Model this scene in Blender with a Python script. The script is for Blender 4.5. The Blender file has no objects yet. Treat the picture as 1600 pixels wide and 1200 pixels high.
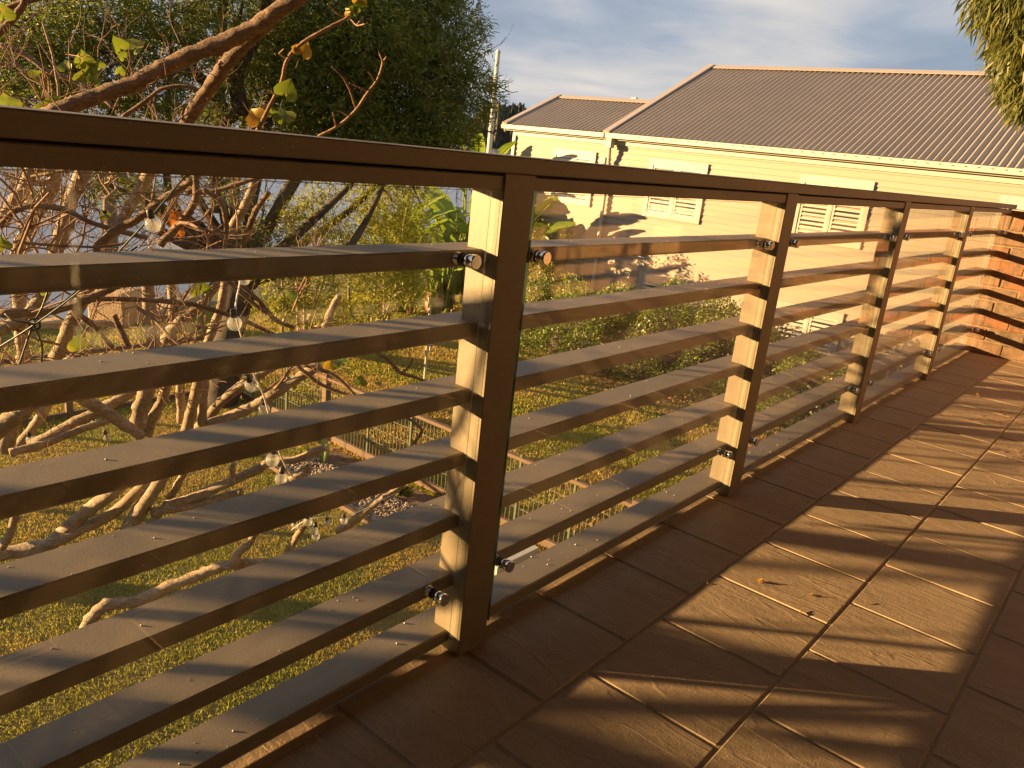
import bpy, math, random
import numpy as np
from mathutils import Vector, Matrix
R_ = math.radians
rng = np.random.default_rng(7); random.seed(7)
scn = bpy.context.scene; COL = scn.collection

# ---------------------------------------------------------------- camera
CX, CZ, YAW, PITCH, ROLL, FPX = 0.90521, 1.0036, 0.67404, 0.28903, 0.10931, 1237.557
_d = np.array([-math.sin(YAW)*math.cos(PITCH), math.cos(YAW)*math.cos(PITCH), -math.sin(PITCH)])
_r0 = np.array([math.cos(YAW), math.sin(YAW), 0.]); _u0 = np.cross(_r0, _d)
_r = math.cos(ROLL)*_r0 + math.sin(ROLL)*_u0; _u = -math.sin(ROLL)*_r0 + math.cos(ROLL)*_u0
CAM = np.array([CX, 0., CZ])
cam = bpy.data.objects.new('camera', bpy.data.cameras.new('camera')); COL.objects.link(cam)
cam.matrix_world = Matrix([[_r[0], _u[0], -_d[0], CX], [_r[1], _u[1], -_d[1], 0], [_r[2], _u[2], -_d[2], CZ], [0, 0, 0, 1]])
cam.data.sensor_width = 36; cam.data.lens = FPX/1600*36
cam.data.clip_start = .02; cam.data.clip_end = 9000
scn.camera = cam
# where a sight line of the photograph meets the place (used to set things out)
def ray(px, py): return _d + _r*(px-800)/FPX - _u*(py-600)/FPX
def P(px, py, dist):
    q = ray(px, py); return CAM + q/np.linalg.norm(q[:2])*dist
def GZ(px, py, z): q = ray(px, py); return CAM + q*(z-CZ)/q[2]
def GY(px, py, y): q = ray(px, py); return CAM + q*y/q[1]

# ---------------------------------------------------------------- sun and sky
SUN_AZ, SUN_EL = 50.0, 7.3            # light travels towards +X+Y, 50 deg off +Y
scn.view_settings.view_transform = 'Standard'; scn.view_settings.look = 'None'
scn.view_settings.gamma = 1; scn.view_settings.use_curve_mapping = False
scn.view_settings.exposure = 2.04
sl = bpy.data.lights.new('sun', 'SUN'); sl.energy = 5.0; sl.angle = R_(.45); sl.color = (1, .625, .265)
so = bpy.data.objects.new('sun', sl); COL.objects.link(so)
sd = Vector((math.sin(R_(SUN_AZ))*math.cos(R_(SUN_EL)), math.cos(R_(SUN_AZ))*math.cos(R_(SUN_EL)), -math.sin(R_(SUN_EL))))
so.rotation_euler = sd.to_track_quat('-Z', 'Y').to_euler()
W = bpy.data.worlds.new('World'); scn.world = W; W.use_nodes = True
wt = W.node_tree; wt.nodes.clear()
def wn(t, **k):
    n = wt.nodes.new(t)
    for a, b in k.items(): setattr(n, a, b)
    return n
wo = wn('ShaderNodeOutputWorld'); bg = wn('ShaderNodeBackground'); bg.inputs[1].default_value = .071
sky = wn('ShaderNodeTexSky', sky_type='NISHITA', sun_disc=False, sun_elevation=R_(SUN_EL), sun_rotation=R_(180+SUN_AZ), altitude=5, air_density=1.0, dust_density=1.5)
tc = wn('ShaderNodeTexCoord'); sx = wn('ShaderNodeSeparateXYZ'); wt.links.new(tc.outputs['Generated'], sx.inputs[0])
def wm(op, a, b=None, c=None):
    n = wn('ShaderNodeMath', operation=op)
    for i, v in enumerate((a, b, c)):
        if v is None: continue
        if isinstance(v, (int, float)): n.inputs[i].default_value = v
        else: wt.links.new(v, n.inputs[i])
    return n.outputs[0]
zz = wm('ADD', wm('ABSOLUTE', sx.outputs[2]), .10)
cx_ = wm('DIVIDE', sx.outputs[0], zz); cy_ = wm('DIVIDE', sx.outputs[1], zz)
cb = wn('ShaderNodeCombineXYZ'); wt.links.new(cx_, cb.inputs[0]); wt.links.new(cy_, cb.inputs[1])
def wnoise(scale, detail, rough, dist, off):
    m = wn('ShaderNodeMapping'); m.inputs['Location'].default_value = off; m.inputs['Scale'].default_value = (scale, scale, scale)
    m.inputs['Rotation'].default_value = (0, 0, R_(-40)); wt.links.new(cb.outputs[0], m.inputs[0])
    n = wn('ShaderNodeTexNoise'); n.inputs['Scale'].default_value = 1; n.inputs['Detail'].default_value = detail
    n.inputs['Roughness'].default_value = rough; n.inputs['Distortion'].default_value = dist
    wt.links.new(m.outputs[0], n.inputs['Vector']); return n.outputs[0]
def wramp(f, st):
    n = wn('ShaderNodeValToRGB'); e = n.color_ramp.elements
    while len(e) < len(st): e.new(.5)
    for i, (p, c) in enumerate(st): e[i].position = p; e[i].color = (*c, 1)
    wt.links.new(f, n.inputs[0]); return n.outputs[0]
def wmix(f, a, b):
    n = wn('ShaderNodeMix', data_type='RGBA')
    for s, v in ((0, f), (6, a), (7, b)):
        if isinstance(v, (int, float)): n.inputs[s].default_value = v
        elif isinstance(v, tuple): n.inputs[s].default_value = (*v, 1)
        else: wt.links.new(v, n.inputs[s])
    return n.outputs[2]
n1 = wnoise(.5, 6, .5, .4, (3.1, 1.7, 0)); n2 = wnoise(1.5, 6, .52, .6, (0.4, 8.2, 0))
mixn = wm('ADD', wm('MULTIPLY', n1, .72), wm('MULTIPLY', n2, .28))
cloud = wramp(mixn, [(.38, (1.05, 1.28, 1.66)), (.47, (1.45, 1.64, 1.95)), (.55, (2.05, 2.05, 2.12)), (.66, (2.7, 2.52, 2.34))])
cover = wramp(wm('ADD', wm('MULTIPLY', n1, .5), wm('MULTIPLY', n2, .5)), [(.30, (.90,)*3), (.42, (.985,)*3)])
wt.links.new(wmix(cover, sky.outputs[0], cloud), bg.inputs[0]); wt.links.new(bg.outputs[0], wo.inputs[0])

# ---------------------------------------------------------------- materials
class NT:
    def __init__(s, name):
        s.m = bpy.data.materials.new(name); s.m.use_nodes = True; s.t = s.m.node_tree; s.t.nodes.clear()
        s.out = s.t.nodes.new('ShaderNodeOutputMaterial'); s._co = None
    def n(s, t, **k):
        n = s.t.nodes.new(t)
        for a, b in k.items(): setattr(n, a, b)
        return n
    def put(s, inp, v):
        if isinstance(v, (int, float)): inp.default_value = v
        elif isinstance(v, tuple): inp.default_value = (*v, 1) if len(v) == 3 and inp.type == 'RGBA' else v
        else: s.t.links.new(v, inp)
    def co(s, kind='Object', scale=(1, 1, 1), rnd=False, rot=(0, 0, 0)):
        c = s.n('ShaderNodeTexCoord').outputs[kind] if kind != 'World' else s.n('ShaderNodeNewGeometry').outputs['Position']
        if rnd:
            oi = s.n('ShaderNodeObjectInfo'); v = s.n('ShaderNodeVectorMath', operation='SCALE'); v.inputs[0].default_value = (37, 61, 23)
            s.put(v.inputs['Scale'], oi.outputs['Random'])
            a = s.n('ShaderNodeVectorMath', operation='ADD'); s.put(a.inputs[0], c); s.put(a.inputs[1], v.outputs[0]); c = a.outputs[0]
        m = s.n('ShaderNodeMapping'); m.inputs['Scale'].default_value = scale; m.inputs['Rotation'].default_value = rot; s.put(m.inputs[0], c)
        return m.outputs[0]
    def noise(s, co, scale, detail=4, rough=.55, dist=0):
        n = s.n('ShaderNodeTexNoise'); s.put(n.inputs['Vector'], co); n.inputs['Scale'].default_value = scale
        n.inputs['Detail'].default_value = detail; n.inputs['Roughness'].default_value = rough; n.inputs['Distortion'].default_value = dist
        return n.outputs[0]
    def ramp(s, f, st, interp='LINEAR'):
        n = s.n('ShaderNodeValToRGB'); n.color_ramp.interpolation = interp; e = n.color_ramp.elements
        while len(e) < len(st): e.new(.5)
        for i, (p, c) in enumerate(st): e[i].position = p; e[i].color = (*(c if isinstance(c, tuple) else (c,)*3), 1)
        s.put(n.inputs[0], f); return n.outputs[0]
    def math(s, op, a, b=None):
        n = s.n('ShaderNodeMath', operation=op); s.put(n.inputs[0], a)
        if b is not None: s.put(n.inputs[1], b)
        return n.outputs[0]
    def mix(s, f, a, b, bt='MIX'):
        n = s.n('ShaderNodeMix', data_type='RGBA', blend_type=bt); s.put(n.inputs[0], f); s.put(n.inputs[6], a); s.put(n.inputs[7], b); return n.outputs[2]
    def bump(s, h, dist=.002, st=1., prev=None):
        n = s.n('ShaderNodeBump'); n.inputs['Distance'].default_value = dist; n.inputs['Strength'].default_value = st; s.put(n.inputs['Height'], h)
        if prev is not None: s.put(n.inputs['Normal'], prev)
        return n.outputs[0]
    def bsdf(s, col, rough=.6, normal=None, metal=0., spec=.5, **k):
        b = s.n('ShaderNodeBsdfPrincipled'); s.put(b.inputs['Base Color'], col); s.put(b.inputs['Roughness'], rough)
        b.inputs['Metallic'].default_value = metal; b.inputs['Specular IOR Level'].default_value = spec
        if normal is not None: s.put(b.inputs['Normal'], normal)
        for a, v in k.items(): s.put(b.inputs[a], v)
        return b.outputs[0]
    def done(s, sh): s.t.links.new(sh, s.out.inputs[0]); return s.m

def m_plain(name, col, rough=.6, var=.12, sc=8, bump=.0008, **k):
    t = NT(name); c = t.co(rnd=True); f = t.noise(c, sc, 6, .6)
    cc = t.mix(f, tuple(x*(1-var) for x in col), tuple(min(1, x*(1+var)) for x in col))
    return t.done(t.bsdf(cc, rough, t.bump(t.noise(c, sc*14, 3), bump), **k))
M = {}
# painted metal of the railing: fine orange peel, dust and faint water marks
t = NT('taupe_paint'); c = t.co('World')
f = t.noise(c, 5, 6, .65); sp = t.noise(c, 170, 2, .6)
dust = t.ramp(sp, [(.66, 0.), (.74, 1.)]); st = t.noise(t.co('World', scale=(1, .35, 1)), 9, 7, .7, 1.2)
cc = t.mix(t.math('MULTIPLY', dust, .5), t.mix(f, (.198, .158, .100), (.250, .200, .128)), (.55, .47, .36))
cc = t.mix(t.math('MULTIPLY', t.ramp(st, [(.48, 0.), (.62, 1.)]), .45), cc, (.27, .225, .165))
M['paint'] = t.done(t.bsdf(cc, t.math('ADD', .36, t.math('MULTIPLY', st, .3)), t.bump(t.noise(c, 260, 3), .0004, .6, t.bump(t.noise(c, 7, 2), .002, .3)), spec=.5))
# slate look porcelain tiles
t = NT('tile'); c = t.co('Object', rnd=True)
cs = t.co('Object', scale=(.8, 3.3, 1), rnd=True, rot=(0, 0, R_(26)))
oi = t.n('ShaderNodeObjectInfo')
big = t.noise(cs, 5, 7, .60, .35); cl = t.noise(cs, 1.9, 3, .5, .5); grain = t.noise(c, 230, 4, .7); mid = t.noise(c, 45, 5, .65)
w = t.math('MULTIPLY', t.math('FRACT', t.math('MULTIPLY', cl, 6.0)), 1.0)
ledge = t.ramp(w, [(0., 0.), (.86, .55), (.93, 1.), (1., 0.)])
cc = t.mix(big, (.33, .245, .165), (.62, .475, .325))
cc = t.mix(t.math('MULTIPLY', mid, .5), cc, (.36, .26, .175)); cc = t.mix(t.math('MULTIPLY', oi.outputs['Random'], .3), cc, (.46, .33, .22))
cc = t.mix(t.ramp(grain, [(.3, .28), (.62, 0.)]), cc, (.13, .09, .06))
nb = t.bump(big, .0065, .5); nb = t.bump(ledge, .0013, .6, nb); nb = t.bump(mid, .0016, .7, nb); nb = t.bump(grain, .0008, 1., nb)
M['tile'] = t.done(t.bsdf(cc, t.math('ADD', .42, t.math('MULTIPLY', mid, .35)), nb, spec=.45))
t = NT('grout'); c = t.co('World'); f = t.noise(c, 60, 5, .7)
M['grout'] = t.done(t.bsdf(t.mix(f, (.30, .225, .14), (.52, .41, .27)), .9, t.bump(f, .004)))
# bricks
t = NT('clinker_brick'); c = t.co('Object', rnd=True); oi = t.n('ShaderNodeObjectInfo')
base = t.ramp(oi.outputs['Random'], [(0, (.22, .08, .03)), (.3, (.27, .085, .026)), (.5, (.17, .095, .05)), (.7, (.15, .10, .06)), (1., (.22, .115, .055))])
f = t.noise(c, 34, 6, .7); f2 = t.noise(c, 9, 4, .6)
dk = t.math('MULTIPLY', t.ramp(f, [(.42, 0.), (.54, 1.)]), t.ramp(f2, [(.38, 0.), (.55, 1.)]))
cc = t.mix(dk, base, (.06, .045, .035)); cc = t.mix(t.math('MULTIPLY', f, .25), cc, (.42, .27, .13))
M['brick'] = t.done(t.bsdf(cc, .75, t.bump(t.noise(c, 90, 4, .7), .003, .9, t.bump(f2, .008, .8))))
t = NT('mortar'); c = t.co('World'); f = t.noise(c, 80, 4, .7)
M['mortar'] = t.done(t.bsdf(t.mix(f, (.17, .11, .065), (.30, .20, .12)), .95, t.bump(f, .004)))
# thin clear glass: tinted pass-through, facing-angle reflection and a little dust
t = NT('clear_glass')
lw = t.n('ShaderNodeLayerWeight'); lw.inputs[0].default_value = .5
fr = t.math('ADD', .04, t.math('MULTIPLY', t.math('POWER', lw.outputs['Facing'], 5.), .96))
tr = t.n('ShaderNodeBsdfTransparent'); tr.inputs[0].default_value = (.997, 1, .995, 1)
gl = t.n('ShaderNodeBsdfGlossy'); gl.inputs['Roughness'].default_value = .0; gl.inputs[0].default_value = (1, 1, 1, 1)
mx = t.n('ShaderNodeMixShader'); t.put(mx.inputs[0], fr); t.put(mx.inputs[1], tr.outputs[0]); t.put(mx.inputs[2], gl.outputs[0])
df = t.n('ShaderNodeBsdfDiffuse'); df.inputs[0].default_value = (.7, .68, .62, 1)
tl = t.n('ShaderNodeBsdfTranslucent'); tl.inputs[0].default_value = (.7, .68, .62, 1)
dm = t.n('ShaderNodeMixShader'); dm.inputs[0].default_value = .6; t.put(dm.inputs[1], df.outputs[0]); t.put(dm.inputs[2], tl.outputs[0])
c = t.co('World', scale=(1, 1, .25)); dn = t.noise(c, 14, 7, .7); sp = t.noise(t.co('World'), 240, 2, .5)
du = t.math('ADD', t.math('MULTIPLY', t.ramp(dn, [(.4, .12), (.75, 1.)]), .0008), t.math('MULTIPLY', t.ramp(sp, [(.72, 0.), (.78, 1.)]), .02))
mx2 = t.n('ShaderNodeMixShader'); t.put(mx2.inputs[0], du); t.put(mx2.inputs[1], mx.outputs[0]); t.put(mx2.inputs[2], dm.outputs[0])
M['glass'] = t.done(mx2.outputs[0])
t = NT('glass_edge')
M['glass_edge'] = t.done(t.bsdf((.05, .16, .12), .15, spec=.8, **{'Transmission Weight': .3}))
t = NT('glass_rim'); tr = t.n('ShaderNodeBsdfTransparent'); tr.inputs[0].default_value = (.85, .93, .89, 1); mx = t.n('ShaderNodeMixShader'); mx.inputs[0].default_value = .62
t.put(mx.inputs[1], tr.outputs[0]); t.put(mx.inputs[2], t.bsdf((.62, .66, .60), .2)); M['glass_rim'] = t.done(mx.outputs[0])  # pale chamfer colour imitates a bright highlight along the glass edges
t = NT('glass_side'); tr = t.n('ShaderNodeBsdfTransparent'); tr.inputs[0].default_value = (.93, .96, .93, 1); mx = t.n('ShaderNodeMixShader'); mx.inputs[0].default_value = .06
t.put(mx.inputs[1], tr.outputs[0]); t.put(mx.inputs[2], t.bsdf((.6, .64, .58), .2)); M['glass_side'] = t.done(mx.outputs[0])
t = NT('window_glass'); M['pane'] = t.done(t.bsdf((.03, .035, .04), .03, spec=1.))
t = NT('chrome'); M['chrome'] = t.done(t.bsdf((.80, .77, .74), .16, metal=1.))
M['rubber'] = m_plain('black_rubber', (.015, .015, .015), .5)
M['trim'] = m_plain('cream_trim_paint', (.41, .39, .325), .5, .03, 3)
M['white'] = m_plain('white_paint', (.50, .485, .42), .45, .05, 6)
t = NT('weatherboard_paint'); c = t.co('World', scale=(.3, .3, 4)); f = t.noise(c, 3, 5, .6)
M['siding'] = t.done(t.bsdf(t.mix(f, (.285, .247, .19), (.313, .27, .21)), .6, t.bump(t.noise(t.co('World', scale=(.1, 1, 3)), 40, 3), .001)))
t = NT('corrugated_iron'); c = t.co('World'); f = t.noise(c, 1.2, 6, .6); g = t.noise(t.co('World', scale=(3, .4, .4)), 6, 5, .7)
cc = t.mix(f, (.30, .245, .185), (.39, .32, .24)); cc = t.mix(t.ramp(g, [(.55, 0.), (.8, .5)]), cc, (.36, .31, .27))
M['iron'] = t.done(t.bsdf(cc, .55, t.bump(f, .01, .2), spec=.3))
M['flash'] = m_plain('roof_flashing', (.33, .28, .24), .45, .06, 3)
M['ground_wall'] = m_plain('low_bounce_wall', (.05, .036, .024), .8, .1, 4)  # very dark: shade put into the colour, keeps bounce off the near railing
M['bounce_tan'] = m_plain('tan_bounce_wall', (.46, .29, .17), .8, .15, 4)  # light put into the colour, to bounce more onto the far railing
M['ceil'] = m_plain('eave_lining', (.16, .13, .09), .8)
# timber
t = NT('weathered_timber'); c = t.co('Object', rnd=True, scale=(1, 1, 1)); f = t.noise(t.co('World', scale=(1, 1, 1)), 22, 6, .7)
M['timber'] = t.done(t.bsdf(t.mix(f, (.08, .05, .03), (.20, .125, .07)), .8, t.bump(f, .004)))
M['wire'] = m_plain('fence_wire', (.22, .20, .15), .5)
M['picket'] = m_plain('green_steel', (.09, .12, .07), .5)
M['stone'] = m_plain('sandstone', (.52, .36, .20), .9, .25, 3, .02)
M['pebble'] = m_plain('pebbles', (.40, .31, .22), .8, .35, 5, .003)
# barks
def bark(name, a, b, dk, sc=1.):
    t = NT(name); c = t.co('World'); f = t.noise(c, 9*sc, 6, .65); r = t.noise(t.co('World', scale=(1, 1, 3.2)), 34*sc, 4, .7, .6)
    sp = t.ramp(t.noise(c, 55*sc, 5, .75), [(.52, 0.), (.62, 1.)])
    cc = t.mix(t.ramp(f, [(.35, 0.), (.65, 1.)]), a, b); cc = t.mix(t.math('MULTIPLY', t.ramp(r, [(.42, 0.), (.62, 1.)]), .5), cc, dk); cc = t.mix(t.math('MULTIPLY', sp, .6), cc, dk)
    return t.done(t.bsdf(cc, .75, t.bump(r, .012/sc, .9, t.bump(f, .02/sc, .5)), spec=.3))
M['bark_pale'] = bark('pale_bark', (.29, .215, .135), (.50, .40, .27), (.13, .08, .046))
M['bark_brown'] = bark('brown_bark', (.16, .10, .06), (.28, .175, .10), (.07, .04, .024))
M['twig'] = bark('reddish_twig', (.23, .13, .08), (.40, .26, .16), (.12, .06, .04), 2.)
M['bark_dark'] = bark('dark_bark', (.055, .04, .03), (.11, .08, .055), (.03, .02, .015))
# leaves: two-sided with light passing through, tone varied leaf to leaf
def leafmat(name, cols, trans=.4, rough=.45, sc=3., spec=.35, patch=None):
    t = NT(name); g = t.n('ShaderNodeNewGeometry'); c = t.co('World')
    rp = g.outputs['Random Per Island']
    cc = t.ramp(rp, [(i/(len(cols)-1), k) for i, k in enumerate(cols)])
    cc = t.mix(t.math('MULTIPLY', t.noise(c, sc, 4), .45), cc, cols[len(cols)//2])
    if patch: cc = t.mix(t.ramp(t.noise(c, patch[0], 4), [(patch[1], 0.), (patch[1]+.12, 1.)]), cc, patch[2])
    b = t.bsdf(cc, rough, spec=spec); tl = t.n('ShaderNodeBsdfTranslucent'); t.put(tl.inputs[0], t.mix(.5, cc, t.mix(1., cc, (1., 1., .45), 'MULTIPLY')))
    mx = t.n('ShaderNodeMixShader'); mx.inputs[0].default_value = trans; t.put(mx.inputs[1], b); t.put(mx.inputs[2], tl.outputs[0])
    return t.done(mx.outputs[0])
M['leaf_dark'] = leafmat('narrow_leaf', [(.12, .16, .03), (.19, .235, .045), (.15, .19, .035), (.38, .33, .07)], .5)
M['leaf_olive'] = leafmat('olive_leaf', [(.27, .29, .04), (.38, .37, .055), (.31, .32, .045), (.50, .42, .07)], .5)
M['leaf_gum'] = leafmat('gum_leaf', [(.10, .12, .03), (.17, .17, .035), (.07, .095, .035), (.26, .22, .04)])
M['leaf_lime'] = leafmat('lime_leaf', [(.10, .16, .02), (.17, .22, .03), (.12, .17, .025)], .45, .4, 14, .35, (22, .52, (.30, .27, .05)))
M['leaf_yellow'] = leafmat('yellow_leaf', [(.42, .24, .03), (.52, .32, .04)], .45, .45, 14, .35, (25, .55, (.35, .16, .04)))
M['leaf_orange'] = leafmat('orange_leaf', [(.45, .14, .03), (.5, .17, .03)], .5)
M['banana'] = leafmat('banana_leaf', [(.15, .24, .03), (.24, .33, .045), (.33, .39, .06)], .45, .35, 1., .5)
M['dead'] = leafmat('dead_leaf', [(.25, .11, .05), (.34, .19, .09), (.16, .08, .045)], .25)
M['hedge'] = leafmat('hedge_leaf', [(.07, .12, .022), (.14, .19, .035), (.21, .25, .045), (.09, .14, .03)], .25, .4, 2.)
M['yshrub'] = leafmat('yellow_green_leaf', [(.25, .25, .035), (.34, .30, .045), (.2, .22, .035)], .45)
M['flower'] = leafmat('pale_pink_petal', [(.55, .42, .38), (.62, .52, .44)], .3)
M['grass'] = leafmat('grass_blade', [(.22, .25, .03), (.32, .33, .04), (.44, .38, .07), (.27, .29, .035)], .45, .5, .8, .3, (.7, .46, (.50, .37, .10)))
M['litter'] = leafmat('leaf_litter', [(.24, .12, .06), (.33, .20, .10), (.14, .075, .04)], .15)
t = NT('lawn_soil'); c = t.co('World'); f = t.noise(c, .55, 4); g = t.noise(c, 9, 6, .7)
cc = t.mix(t.ramp(f, [(.42, 0.), (.60, 1.)]), (.13, .16, .035), (.30, .23, .09)); cc = t.mix(g, cc, (.12, .10, .04))
M['soil'] = t.done(t.bsdf(cc, .95, t.bump(g, .05, .8)))
t = NT('mulch'); c = t.co('World'); g = t.noise(c, 30, 6, .75)
M['mulch'] = t.done(t.bsdf(t.mix(g, (.07, .04, .025), (.24, .14, .09)), .95, t.bump(g, .02)))
t = NT('river_water'); c = t.co('World'); h = t.noise(t.co('World', scale=(1, 1.6, 1)), 2.2, 6, .6, .4)
M['water'] = t.done(t.bsdf((.20, .22, .24), .14, t.bump(h, .05, .35), spec=.6))
t = NT('far_bush'); c = t.co('World'); f = t.noise(c, .035, 8, .7); g = t.noise(c, .16, 5, .7)
M['hill'] = t.done(t.bsdf(t.mix(g, t.mix(f, (.08, .09, .05), (.20, .165, .09)), (.12, .115, .07)), .95, t.bump(g, 9, 1.)))
t = NT('bulb_glass'); lw = t.n('ShaderNodeLayerWeight'); lw.inputs[0].default_value = .5
fr = t.math('ADD', .12, t.math('MULTIPLY', t.math('POWER', lw.outputs['Facing'], 1.8), .85))
tr = t.n('ShaderNodeBsdfTransparent'); tr.inputs[0].default_value = (.9, .9, .88, 1); gl = t.n('ShaderNodeBsdfGlossy'); gl.inputs['Roughness'].default_value = .04
mx = t.n('ShaderNodeMixShader'); t.put(mx.inputs[0], fr); t.put(mx.inputs[1], tr.outputs[0]); t.put(mx.inputs[2], gl.outputs[0]); tb = t.n('ShaderNodeBsdfTranslucent'); tb.inputs[0].default_value = (.8, .78, .7, 1); m3 = t.n('ShaderNodeMixShader'); m3.inputs[0].default_value = .2; t.put(m3.inputs[1], mx.outputs[0]); t.put(m3.inputs[2], tb.outputs[0]); M['bulb'] = t.done(m3.outputs[0])
M['cable_white'] = m_plain('white_cable', (.6, .58, .52), .5); M['cable'] = m_plain('dark_green_cable', (.012, .03, .022), .5)
M['cactus'] = m_plain('cactus_skin', (.20, .28, .09), .5, .2, 8)

# ---------------------------------------------------------------- object helpers
def obj(name, me, parent=None, loc=(0, 0, 0), rot=(0, 0, 0), scale=(1, 1, 1)):
    o = bpy.data.objects.new(name, me); COL.objects.link(o); o.location = loc; o.rotation_euler = rot; o.scale = scale
    if parent is not None: o.parent = parent
    return o
def thing(name, label, cat, loc=(0, 0, 0), rz=0, group=None):
    o = bpy.data.objects.new(name, None); COL.objects.link(o); o.empty_display_size = .1; o.location = loc; o.rotation_euler = (0, 0, rz)
    o['label'] = label; o['category'] = cat
    if group: o['group'] = group
    return o
def tag(o, label, cat, group=None):
    o['label'] = label; o['category'] = cat
    if group: o['group'] = group
    return o
def struct(o, label=None):
    o['kind'] = 'structure'
    if label: o['label'] = label
    return o
def stuff(o): o['kind'] = 'stuff'; return o
def mesh(name, V, F, mat, smooth=False, mats=None, mi=None):
    me = bpy.data.meshes.new(name)
    V = np.asarray(V, dtype=np.float32).reshape(-1, 3)
    if isinstance(F, np.ndarray):
        k = F.shape[1]; me.vertices.add(len(V)); me.vertices.foreach_set('co', V.ravel())
        me.loops.add(F.size); me.loops.foreach_set('vertex_index', F.ravel().astype(np.int32))
        me.polygons.add(len(F)); me.polygons.foreach_set('loop_start', np.arange(0, F.size, k, dtype=np.int32))
        me.polygons.foreach_set('loop_total', np.full(len(F), k, dtype=np.int32)); me.update(calc_edges=True)
    else:
        me.from_pydata(V.tolist(), [], F)
    for m in (mats or [mat]): me.materials.append(M[m])
    if mi is not None: me.polygons.foreach_set('material_index', np.asarray(mi, dtype=np.int32))
    if smooth: me.polygons.foreach_set('use_smooth', np.ones(len(me.polygons), dtype=bool))
    return me
BOXF = [(0, 3, 2, 1), (4, 5, 6, 7), (0, 1, 5, 4), (1, 2, 6, 5), (2, 3, 7, 6), (3, 0, 4, 7)]
class MB:
    """collects shapes into one mesh"""
    def __init__(s): s.V = []; s.F = []
    def add(s, V, F):
        o = len(s.V); s.V += [tuple(map(float, v)) for v in V]; s.F += [tuple(int(i)+o for i in f) for f in F]; return s
    def box(s, a, b, bev=0.):
        (x0, y0, z0), (x1, y1, z1) = a, b
        if bev <= 0:
            return s.add([(x0, y0, z0), (x1, y0, z0), (x1, y1, z0), (x0, y1, z0), (x0, y0, z1), (x1, y0, z1), (x1, y1, z1), (x0, y1, z1)], BOXF)
        c = ((x0+x1)/2, (y0+y1)/2, (z0+z1)/2); h = ((x1-x0)/2, (y1-y0)/2, (z1-z0)/2)
        V = []; idx = {}
        for sx_ in (-1, 1):
            for sy_ in (-1, 1):
                for sz_ in (-1, 1):
                    for ax in range(3):
                        q = [c[i]+(sx_, sy_, sz_)[i]*(h[i]-(0 if i == ax else bev)) for i in range(3)]
                        idx[(sx_, sy_, sz_, ax)] = len(V); V.append(q)
        F = []
        for ax in range(3):
            o1, o2 = [(1, 2), (2, 0), (0, 1)][ax]
            for sg in (-1, 1):
                q = []
                for a_, b_ in ((-1, -1), (1, -1), (1, 1), (-1, 1)):
                    k = [0, 0, 0]; k[ax] = sg; k[o1] = a_; k[o2] = b_; q.append(idx[(*k, ax)])
                F.append(tuple(q) if sg > 0 else tuple(q[::-1]))
        for ax in range(3):
            o1, o2 = [(1, 2), (2, 0), (0, 1)][ax]
            for a_ in (-1, 1):
                for b_ in (-1, 1):
                    k0 = [0, 0, 0]; k1 = [0, 0, 0]; k0[ax] = -1; k1[ax] = 1
                    for k in (k0, k1): k[o1] = a_; k[o2] = b_
                    q = (idx[(*k0, o1)], idx[(*k1, o1)], idx[(*k1, o2)], idx[(*k0, o2)])
                    F.append(q if a_*b_ < 0 else q[::-1])
        for k in [(a_, b_, c_) for a_ in (-1, 1) for b_ in (-1, 1) for c_ in (-1, 1)]:
            q = (idx[(*k, 0)], idx[(*k, 1)], idx[(*k, 2)]); F.append(q if k[0]*k[1]*k[2] > 0 else q[::-1])
        return s.add(V, F)
    def tube(s, pts, rad, seg=8, cap=True):
        V, F = tube_geo(pts, rad, seg, cap); return s.add(V, F)
    def me(s, name, mat, smooth=False): return mesh(name, s.V, s.F, mat, smooth)
def tube_geo(pts, rad, seg=8, cap=True, jit=0.):
    p = np.asarray(pts, float); n = len(p); rad = np.broadcast_to(np.asarray(rad, float), (n,))
    tg = np.gradient(p, axis=0); tg /= np.linalg.norm(tg, axis=1)[:, None]+1e-12
    up = np.array([0, 0, 1.]) if abs(tg[0, 2]) < .9 else np.array([1., 0, 0])
    N = np.cross(tg[0], up); N /= np.linalg.norm(N); V = []
    a = np.linspace(0, 2*math.pi, seg, endpoint=False)
    for i in range(n):
        N = N - tg[i]*(N@tg[i]); N /= np.linalg.norm(N)+1e-12; B = np.cross(tg[i], N)
        rr = rad[i]*(1+jit*rng.normal(size=seg)) if jit else rad[i]*np.ones(seg)
        V.append(p[i]+np.cos(a)[:, None]*N*rr[:, None]+np.sin(a)[:, None]*B*rr[:, None])
    V = np.concatenate(V); F = []
    for i in range(n-1):
        for j in range(seg):
            k = (j+1) % seg; F.append((i*seg+j, i*seg+k, (i+1)*seg+k, (i+1)*seg+j))
    if cap: F.append(tuple(range(seg))[::-1]); F.append(tuple(range((n-1)*seg, n*seg)))
    return V, F
def smooth_path(pts, k=5, wob=0.):
    p = np.asarray(pts, float)
    q = np.vstack([2*p[0]-p[1], p, 2*p[-1]-p[-2]]); out = []
    for i in range(1, len(q)-2):
        for t_ in np.linspace(0, 1, k, endpoint=False):
            a, b, c, d = q[i-1:i+3]
            out.append(.4*(b+(c-b)*t_)+.6*.5*((2*b)+(-a+c)*t_+(2*a-5*b+4*c-d)*t_**2+(-a+3*b-3*c+d)*t_**3))
    out.append(p[-1]); out = np.array(out)
    if wob: out[1:-1] += rng.normal(size=(len(out)-2, 3))*wob
    return out
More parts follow.
